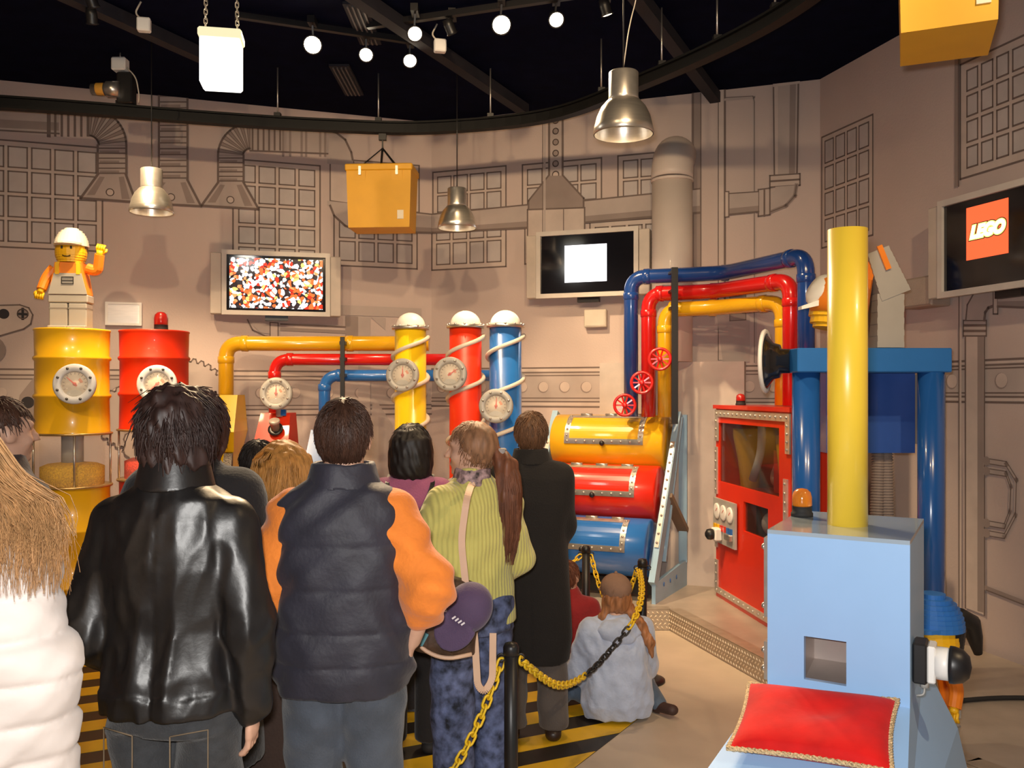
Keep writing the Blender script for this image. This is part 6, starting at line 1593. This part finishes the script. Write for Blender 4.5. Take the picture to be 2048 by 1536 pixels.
p.top('padded_vest', NAVY, [(1.545, 0, .0, .074, .078), (1.50, 0, -.01, .105, .10), (1.465, 0, -.012, .165, .115), (1.42, 0, -.012, .198, .132), (1.36, 0, -.01, .206, .148), (1.25, 0, -.005, .210, .158), (1.10, 0, 0, .216, .164), (.98, 0, 0, .220, .168), (.89, 0, 0, .220, .166), (.83, 0, 0, .205, .158)], sleeves='', h=.0085, disp=vq)
f = Field((-.15, -.17, 1.44), (.15, .17, 1.62), .006); col(f, 1.475, 1.555, .108, .092, th=.011); f.disp(wob(66, .003, 40, 40, 60)); f.build('collar', NAVY, p.o, p.S)
JN = clothmat('washed_jeans', (.060, .072, .095), .85, .3, 150, .3, 9)
p.trousers(JN, (.115, .088, .075), .009, disp=wob(64, .007, 18, 18, 34), hw=(.18, .118), wst=.97); p.shoes(RUBBER)
p.hair(hairmat('cropped_brown_hair', (.050, .021, .012)), 'short', 2600, .0026, .022, 18, .007, .012, -.095, disp=.002)

# ---- 8. woman with black bob and purple top
p = Person('woman with a black bob and purple sweater with crossed black straps', 822, 4.55, 1.62, .05)
p.body(.012); PUR = clothmat('purple_knit', (.36, .10, .20), .85, .4, 120)
p.top('sweater', PUR, scaled(JT, .98, 1.0, .9), (.066, .06, .05), .011); p.trousers(BLKC, (.098, .082, .085), .012); p.shoes(RUBBER)
m = MB()
for sx in (-1, 1):
    q = [Vector((sx*.115, .02, 1.492)), Vector((sx*.125, -.10, 1.455)), Vector((sx*.09, -.135, 1.36)), Vector((sx*.02, -.140, 1.24)), Vector((-sx*.10, -.135, 1.06))]
    q = [x*p.S for x in rounded(q, .06)]
    for a, b in zip(q[:-1], q[1:]): m.bar(a, b, .022, .008, up=(0, -1, .2))
    m.build('strap', BLACK, p.o, local=True); m = MB()
BLB = hairmat('black_bob', (.010, .007, .007))
def bob(f, hp):
    f.loft([(1.76, 0, -.0, .05, .05), (1.735, 0, -.005, .085, .09), (1.69, 0, -.01, .112, .115), (1.62, 0, -.012, .122, .118), (1.55, 0, -.015, .122, .11), (1.50, 0, -.02, .112, .095), (1.475, 0, -.02, .09, .08)], .02)
p.hair(BLB, 'long', 500, .004, .05, 20, .009, .025, -.1, extra=bob, long=.26, disp=.004)

# ---- 9. woman in the green sweater
gy = .62
p = Person('woman with a long ponytail in a yellow-green ribbed sweater and patterned jeans', 945, 3.82, 1.665, gy, .72, arms=dict(Lel=(-.255, .06, 1.14), Lwr=(-.17, .27, 1.08), Rel=(.24, -.01, 1.14), Rwr=(.2, .16, 1.0)))
p.body(.010)
KN = mat('green_knit', (.60, .54, .15), .85, var=.08, vscale=12, sheen=.3)
nt = KN.node_tree; wv = nt.nodes.new('ShaderNodeTexWave'); wv.bands_direction = 'X'; wv.inputs['Scale'].default_value = 18; wv.inputs['Distortion'].default_value = 1.2; wv.inputs['Detail'].default_value = 2
tc = [n for n in nt.nodes if n.type == 'TEX_COORD'][0]; nt.links.new(tc.outputs['Object'], wv.inputs['Vector']); bp = nt.nodes.new('ShaderNodeBump'); bp.inputs['Strength'].default_value = .4; bp.inputs['Distance'].default_value = .01
nt.links.new(wv.outputs['Fac'], bp.inputs['Height']); nt.links.new(bp.outputs[0], nt.nodes['Principled BSDF'].inputs['Normal'])
p.top('sweater', KN, scaled(JT, 1.03, 1.05, .87, (.205, .15)), (.074, .068, .052), .009, disp=wob(71, .006, 22, 22, 30))
f = Field((-.12, -.12, 1.47), (.12, .14, 1.60), .007); f.loft([(1.475, 0, 0, .10, .098), (1.51, 0, 0, .083, .085), (1.555, 0, 0, .072, .076)], .01); f.disp(wob(72, .006, 50, 50, 90)); f.build('scarf', mat('scarf_print', (.30, .20, .20), .7, var=.9, vscale=45), p.o, p.S)
PJ = mat('patterned_jeans', (.085, .105, .20), .85, var=.9, vscale=22, bump=.2, bscale=100)
p.trousers(PJ, (.108, .092, .088), .010, disp=wob(73, .006, 16, 16, 30), hw=(.18, .13)); p.shoes(RUBBER)
BRH = hairmat('brown_blond_hair', (.26, .13, .065))
PONY = hairmat('ponytail_hair', (.17, .062, .030))
def pony0(f, hp): f.ell(hp((0, -.03, .03)), (.088, .10, .09), .02)
p.hair(BRH, 'shag', 900, .0026, .032, 22, .007, .012, -.07, extra=pony0, disp=.002)
hb = p.hp((0, -.115, -.01)); lines = []; rs = np.random.RandomState(25)
c, sn_ = math.cos(p.hy), math.sin(p.hy)
f = Field((-.2, -.4, 1.1), (.3, .05, 1.75), .009); bx_, by_ = -sn_*-1*.0, 0
bk = np.array((sn_, -c, 0))
pp = [hb, hb+bk*.045+(0, 0, -.06), hb+bk*.06+(0, 0, -.19), hb+bk*.055+(.01, 0, -.33), hb+bk*.05+(.0, 0, -.44)]
f.chain(pp, [.034, .05, .056, .045, .015], .02); f.disp(wob(74, .007, 90, 90, 14, 6)); po = f.build('ponytail', PONY, p.o, p.S)
for i in range(420):
    a = rs.uniform(0, 6.28); q = []
    for t in np.linspace(0, 1, 10):
        i0 = min(3, int(t*4)); b = pp[i0]+(pp[i0+1]-pp[i0])*(t*4-i0); rr = np.interp(t, [0, .25, .5, .75, 1], [.034, .052, .058, .05, .03]); q.append(b+np.array((math.cos(a), math.sin(a), 0))*rr*(1+.1*math.sin(7*t+a))+np.array((0, 0, -.03*t*rs.uniform(0, 2))))
    lines.append((np.array(q), .0034*rs.uniform(.5, 1.3)))
strands('ponytail_strands', po, PONY, lines, .003, p.S)
m = MB(); m.box(Vector(hb+bk*.02+np.array((0, 0, .005)))*p.S, (.05*p.S, .05*p.S, .03*p.S), Matrix.Rotation(p.hy, 3, 'Z'), .006); m.build('hair_clip', mat('clip_grey', (.35, .32, .30), .4), p.o, local=True)
green = p

# shoulder bag and cap hanging on it
BAGM = mat('bag_brown', (.055, .028, .016), .55, var=.5, vscale=28, bump=.3, bscale=60)
TAN = mat('bag_strap_tan', (.62, .40, .27), .6, var=.08)
bgp = P(892, 1225, 3.40)
bag = thing('shoulder_bag', (bgp.x, bgp.y, bgp.z-.16), 'brown handbag with a pale tan strap on the woman in the green sweater', 'bag')
f = Field((-.19, -.10, -.2), (.19, .10, .2), .008)
f.loft([(-.15, 0, 0, .12, .045), (-.12, 0, 0, .145, .062), (.0, 0, 0, .14, .056), (.10, 0, 0, .115, .04), (.135, 0, 0, .09, .02)], .03, 3); f.disp(wob(81, .008, 26, 26, 26))
v, fc = f.mesh(1.0); Rg = Matrix.Rotation(.3, 3, 'Y')@Matrix.Rotation(.35, 3, 'Z')
ob = f.build('pouch', BAGM, bag, off=(0, 0, 0)); 
for v_ in ob.data.vertices: v_.co = Rg@v_.co+Vector((0, 0, .16))
shp = P(938, 990, 3.42); m = MB()
for pts_ in ([bgp+Vector((.075, 0, .10)), P(922, 1080, 3.42), P(933, 1000, 3.43), P(940, 976, 3.50), P(944, 968, 3.58), P(945, 972, 3.68)], [bgp+Vector((.10, .02, -.05)), P(950, 1280, 3.42), P(955, 1370, 3.40), P(968, 1385, 3.40), P(985, 1360, 3.42), P(986, 1270, 3.44)]):
    q = rounded(pts_, .05)
    for a, b in zip(q[:-1], q[1:]): m.bar(a, b+(b-a)*.05, .026, .006, up=(0, -1, 0))
    m.build('strap', TAN, bag); m = MB()
m.tube(rounded([bgp+Vector((-.15, -.02, .04)), bgp+Vector((-.10, -.075, -.11)), bgp+Vector((.0, -.08, -.155)), bgp+Vector((.10, -.06, -.14))], .06), .008, 8); m.build('piping', TAN, bag)
m = MB(); m.tube(arc(bgp+Vector((-.09, -.075, .0)), .022, 0, 6.0, 14), .004, 6); m.box(bgp+Vector((-.085, -.078, -.075)), (.035, .012, .05), Matrix.Rotation(.5, 3, 'Y')); m.build('key_tag', mat('tag_teal', (.10, .28, .33), .4), bag)
cpp = P(938, 1215, 3.27)
cap_ = thing('baseball_cap', (cpp.x, cpp.y, cpp.z-.13), 'dark purple baseball cap hanging on the brown handbag', 'cap')
PURC = clothmat('cap_purple', (.075, .045, .105), .8, .2, 150)
f = Field((-.14, -.14, -.2), (.14, .14, .14), .006); f.ell((0, 0, 0), (.085, .07, .095), .01)
def visor(X, Y, Z):
    q = np.sqrt((X/.075)**2+((Z+.07)/.095)**2)-1; return np.maximum(np.maximum(q*.07, np.abs(Y+.045+.6*X*X+.0)-.006), Z+.05)
f.add(visor, (-.1, -.12, -.19), (.1, .1, .0), .008)
ob = f.build('crown', PURC, cap_); Rc = Matrix.Rotation(.55, 3, 'Y')@Matrix.Rotation(-.2, 3, 'Z')
for v_ in ob.data.vertices: v_.co = Rc@v_.co+Vector((0, 0, .13))
m = MB(); cc = cpp+Rc@Vector((.0, -.066, -.045))
for k in range(4): m.bar(cc+Rc@Vector((-.022+.013*k, -.004, -.006)), cc+Rc@Vector((-.016+.013*k, -.004, .008)), .006, .003, up=(0, 1, 0))
m.build('embroidered_logo', mat('thread_white', (.7, .66, .7), .7), cap_)

# ---- 10. man in the long black coat
p = Person('man with short brown hair in a long black overcoat and grey trousers', 1062, 4.72, 1.69, -.05, .05, arms=dict(Lel=(-.165, .05, 1.14), Rel=(.165, .05, 1.14), Lwr=(-.07, .2, 1.02), Rwr=(.07, .2, 1.02)), legs=dict(Ran=(.12, -.02, .085), Rkn=(.11, .015, .5)))
p.body(.012); OC = clothmat('overcoat_black', (.009, .007, .0065), .92, .3, 120, sheen=.05)
p.top('overcoat', OC, [(1.55, 0, .0, .070, .072), (1.50, 0, -.01, .10, .096), (1.46, 0, -.012, .16, .11), (1.40, 0, -.012, .19, .128), (1.28, 0, -.005, .20, .145), (1.10, 0, 0, .195, .145), (.9, 0, 0, .205, .15), (.55, .02, 0, .205, .16), (.42, .02, 0, .19, .155)], (.070, .066, .060), .010, disp=lambda X, Y, Z: wob(91, .006, 18, 18, 8)(X, Y, Z)+.006*np.exp(-(X/.006)**2)*(Z < .95))
f = Field((-.14, -.16, 1.46), (.14, .16, 1.62), .007); col(f, 1.48, 1.56, .10, .082, th=.010); f.build('collar', OC, p.o, p.S)
p.trousers(clothmat('grey_trousers', (.105, .085, .075), .9, .3, 120), (.10, .085, .082), .010, disp=wob(92, .005, 18, 18, 30)); p.shoes(mat('brown_shoe', (.035, .018, .012), .4))
p.hair(hairmat('light_brown_hair', (.13, .062, .030)), 'short', 1600, .003, .028, 28, .008, .012, -.085, disp=.003)

# ---- 11. boy in red sitting on the floor
sit = dict(Lhi=(-.09, .0, .10), Rhi=(.09, .0, .10), Lkn=(-.22, .30, .16), Rkn=(.24, .28, .15), Lan=(.02, .34, .07), Ran=(-.02, .26, .07), Lto=(.14, .40, .05), Rto=(-.14, .30, .05))
def sarm(D): return dict(Lel=(-.24, .06, 1.17-D), Rel=(.24, .06, 1.17-D), Lwr=(-.16, .24, 1.06-D), Rwr=(.16, .24, 1.06-D))
D = .83
p = Person('boy in a dark red top sitting on the floor beside the overcoat', 1136, 5.60, 1.42, -.1, -.3, drop=D, legs=sit, arms=sarm(D))
p.body(.012); p.top('red_top', clothmat('dark_red_fleece', (.26, .010, .012), .9, .3, 60), scaled(JT, 1.12, 1.15, .86), (.075, .068, .055), .011, disp=wob(101, .007, 22, 22, 30)); p.trousers(clothmat('grey_denim', (.10, .12, .15)), (.085, .072, .06), .012); p.shoes(mat('sneaker_red', (.25, .06, .04), .6))
p.hair(hairmat('reddish_hair', (.16, .055, .028)), 'short', 800, .0035, .03, 31, .009)

# ---- 12. girl with cap and pale blue fleece sitting on the floor
p = Person('girl in a brown cap and pale blue fleece sitting on the striped floor', 1231, 5.02, 1.46, .10, .25, drop=D, legs=dict(sit, Rkn=(.25, .24, .14), Lkn=(-.28, .22, .14), Lan=(-.40, .02, .07), Lto=(-.46, -.12, .05), Ran=(.30, .02, .06), Rto=(.36, -.1, .05)), arms=dict(Lsh=(-.18, -.01, 1.41-D), Rsh=(.18, -.01, 1.41-D), Lel=(-.25, .05, 1.13-D), Lwr=(-.22, .24, 1.03-D), Rel=(.22, .06, 1.15-D), Rwr=(.14, .24, 1.06-D)))
p.body(.010); FLC = clothmat('pale_blue_fleece', (.46, .53, .70), .9, .4, 45, .12, 14, .5)
def gext(f): f.ell((0, -.06, .14), (.235, .17, .14), .08)
p.top('fleece_jacket', FLC, [(1.52-D, 0, 0, .08, .08), (1.47-D, 0, -.01, .13, .105), (1.40-D, 0, -.02, .19, .13), (1.28-D, 0, -.04, .205, .15), (1.10-D, 0, -.05, .22, .165), (.95-D, 0, -.05, .235, .175), (.855-D, 0, -.05, .20, .15)] if 0 else [(1.52, 0, 0, .08, .08), (1.47, 0, -.01, .13, .105), (1.40, 0, -.02, .19, .13), (1.28, 0, -.04, .205, .15), (1.10, 0, -.05, .225, .165), (.95, 0, -.05, .24, .178), (.86, 0, -.05, .21, .155)], (.082, .078, .062), .009, disp=lambda X, Y, Z: wob(111, .009, 22, 22, 12)(X, Y, Z)+wob(112, .004, 50, 50, 40)(X, Y, Z), stop=.012)
f = Field((-.2, -.25, .52), (.2, .08, .74), .008); f.ell((0, -.10, .60), (.135, .075, .075), .03); f.ell((0, -.13, .56), (.10, .05, .07), .04); f.disp(wob(113, .006, 40, 40, 40)); f.build('hood', FLC, p.o, p.S)
p.trousers(clothmat('girl_jeans', (.10, .14, .20), .85), (.085, .07, .055), .011); p.shoes(mat('maroon_shoe', (.06, .03, .025), .6))
GH = hairmat('ginger_hair', (.36, .15, .06))
def girlh(f, hp):
    f.ell(hp((0, -.04, -.04)), (.095, .075, .09), .03); f.chain([hp((.075, -.05, -.08)), (.15, -.10, .62), (.20, -.13, .52), (.215, -.14, .43)], [.035, .034, .028, .01], .02); f.chain([hp((-.075, -.03, -.06)), hp((-.095, -.02, -.14)), hp((-.10, -.02, -.17))], [.03, .028, .012], .02)
p.hair(GH, 'shag', 300, .0035, .05, 33, .008, .01, -.09, extra=girlh, long=.45, disp=.006)
CAPB = clothmat('cap_tan', (.26, .15, .10), .95, .2, 140, sheen=0)
f = Field(p.hc-.2, p.hc+.2, .007); f.ell(p.hp((0, -.012, .045)), (.102, .118, .10), .01, p.hy)
zc = p.hc[2]+.0; f.cutz(zc)
f.cap(p.hp((0, .10, .012)), p.hp((0, .165, .0)), .055, .05, .01, flat=(0, 0, 1), q=.14); cpo = f.build('cap', CAPB, p.o, p.S)
m = MB(); m.sph(Vector(p.hp((0, -.012, .147)))*p.S, .010, 8, 6); m.build('cap_button', CAPB, cpo, local=True)

# ---- 13. child sitting on the floor behind the vest, leaning on one hand
p = Person('child in dark clothes sitting on the stripes, leaning on one hand', 812, 5.15, 1.35, .0, .2, drop=D, legs=sit, arms=dict(Lel=(-.24, .06, 1.17-D), Lwr=(-.16, .24, 1.06-D), Rel=(.27, -.06, .30), Rwr=(.30, -.10, .085)))
p.body(.009); p.top('dark_top', clothmat('child_black', (.016, .014, .018), .85), scaled(JT, 1.1, 1.15, .86), (.072, .064, .05), .011, cuff=.8); p.trousers(clothmat('child_jeans', (.05, .07, .12)), (.085, .07, .058), .012); p.shoes(RUBBER)
p.hair(DKB, 'short', 500, .0038, .035, 36, .010)
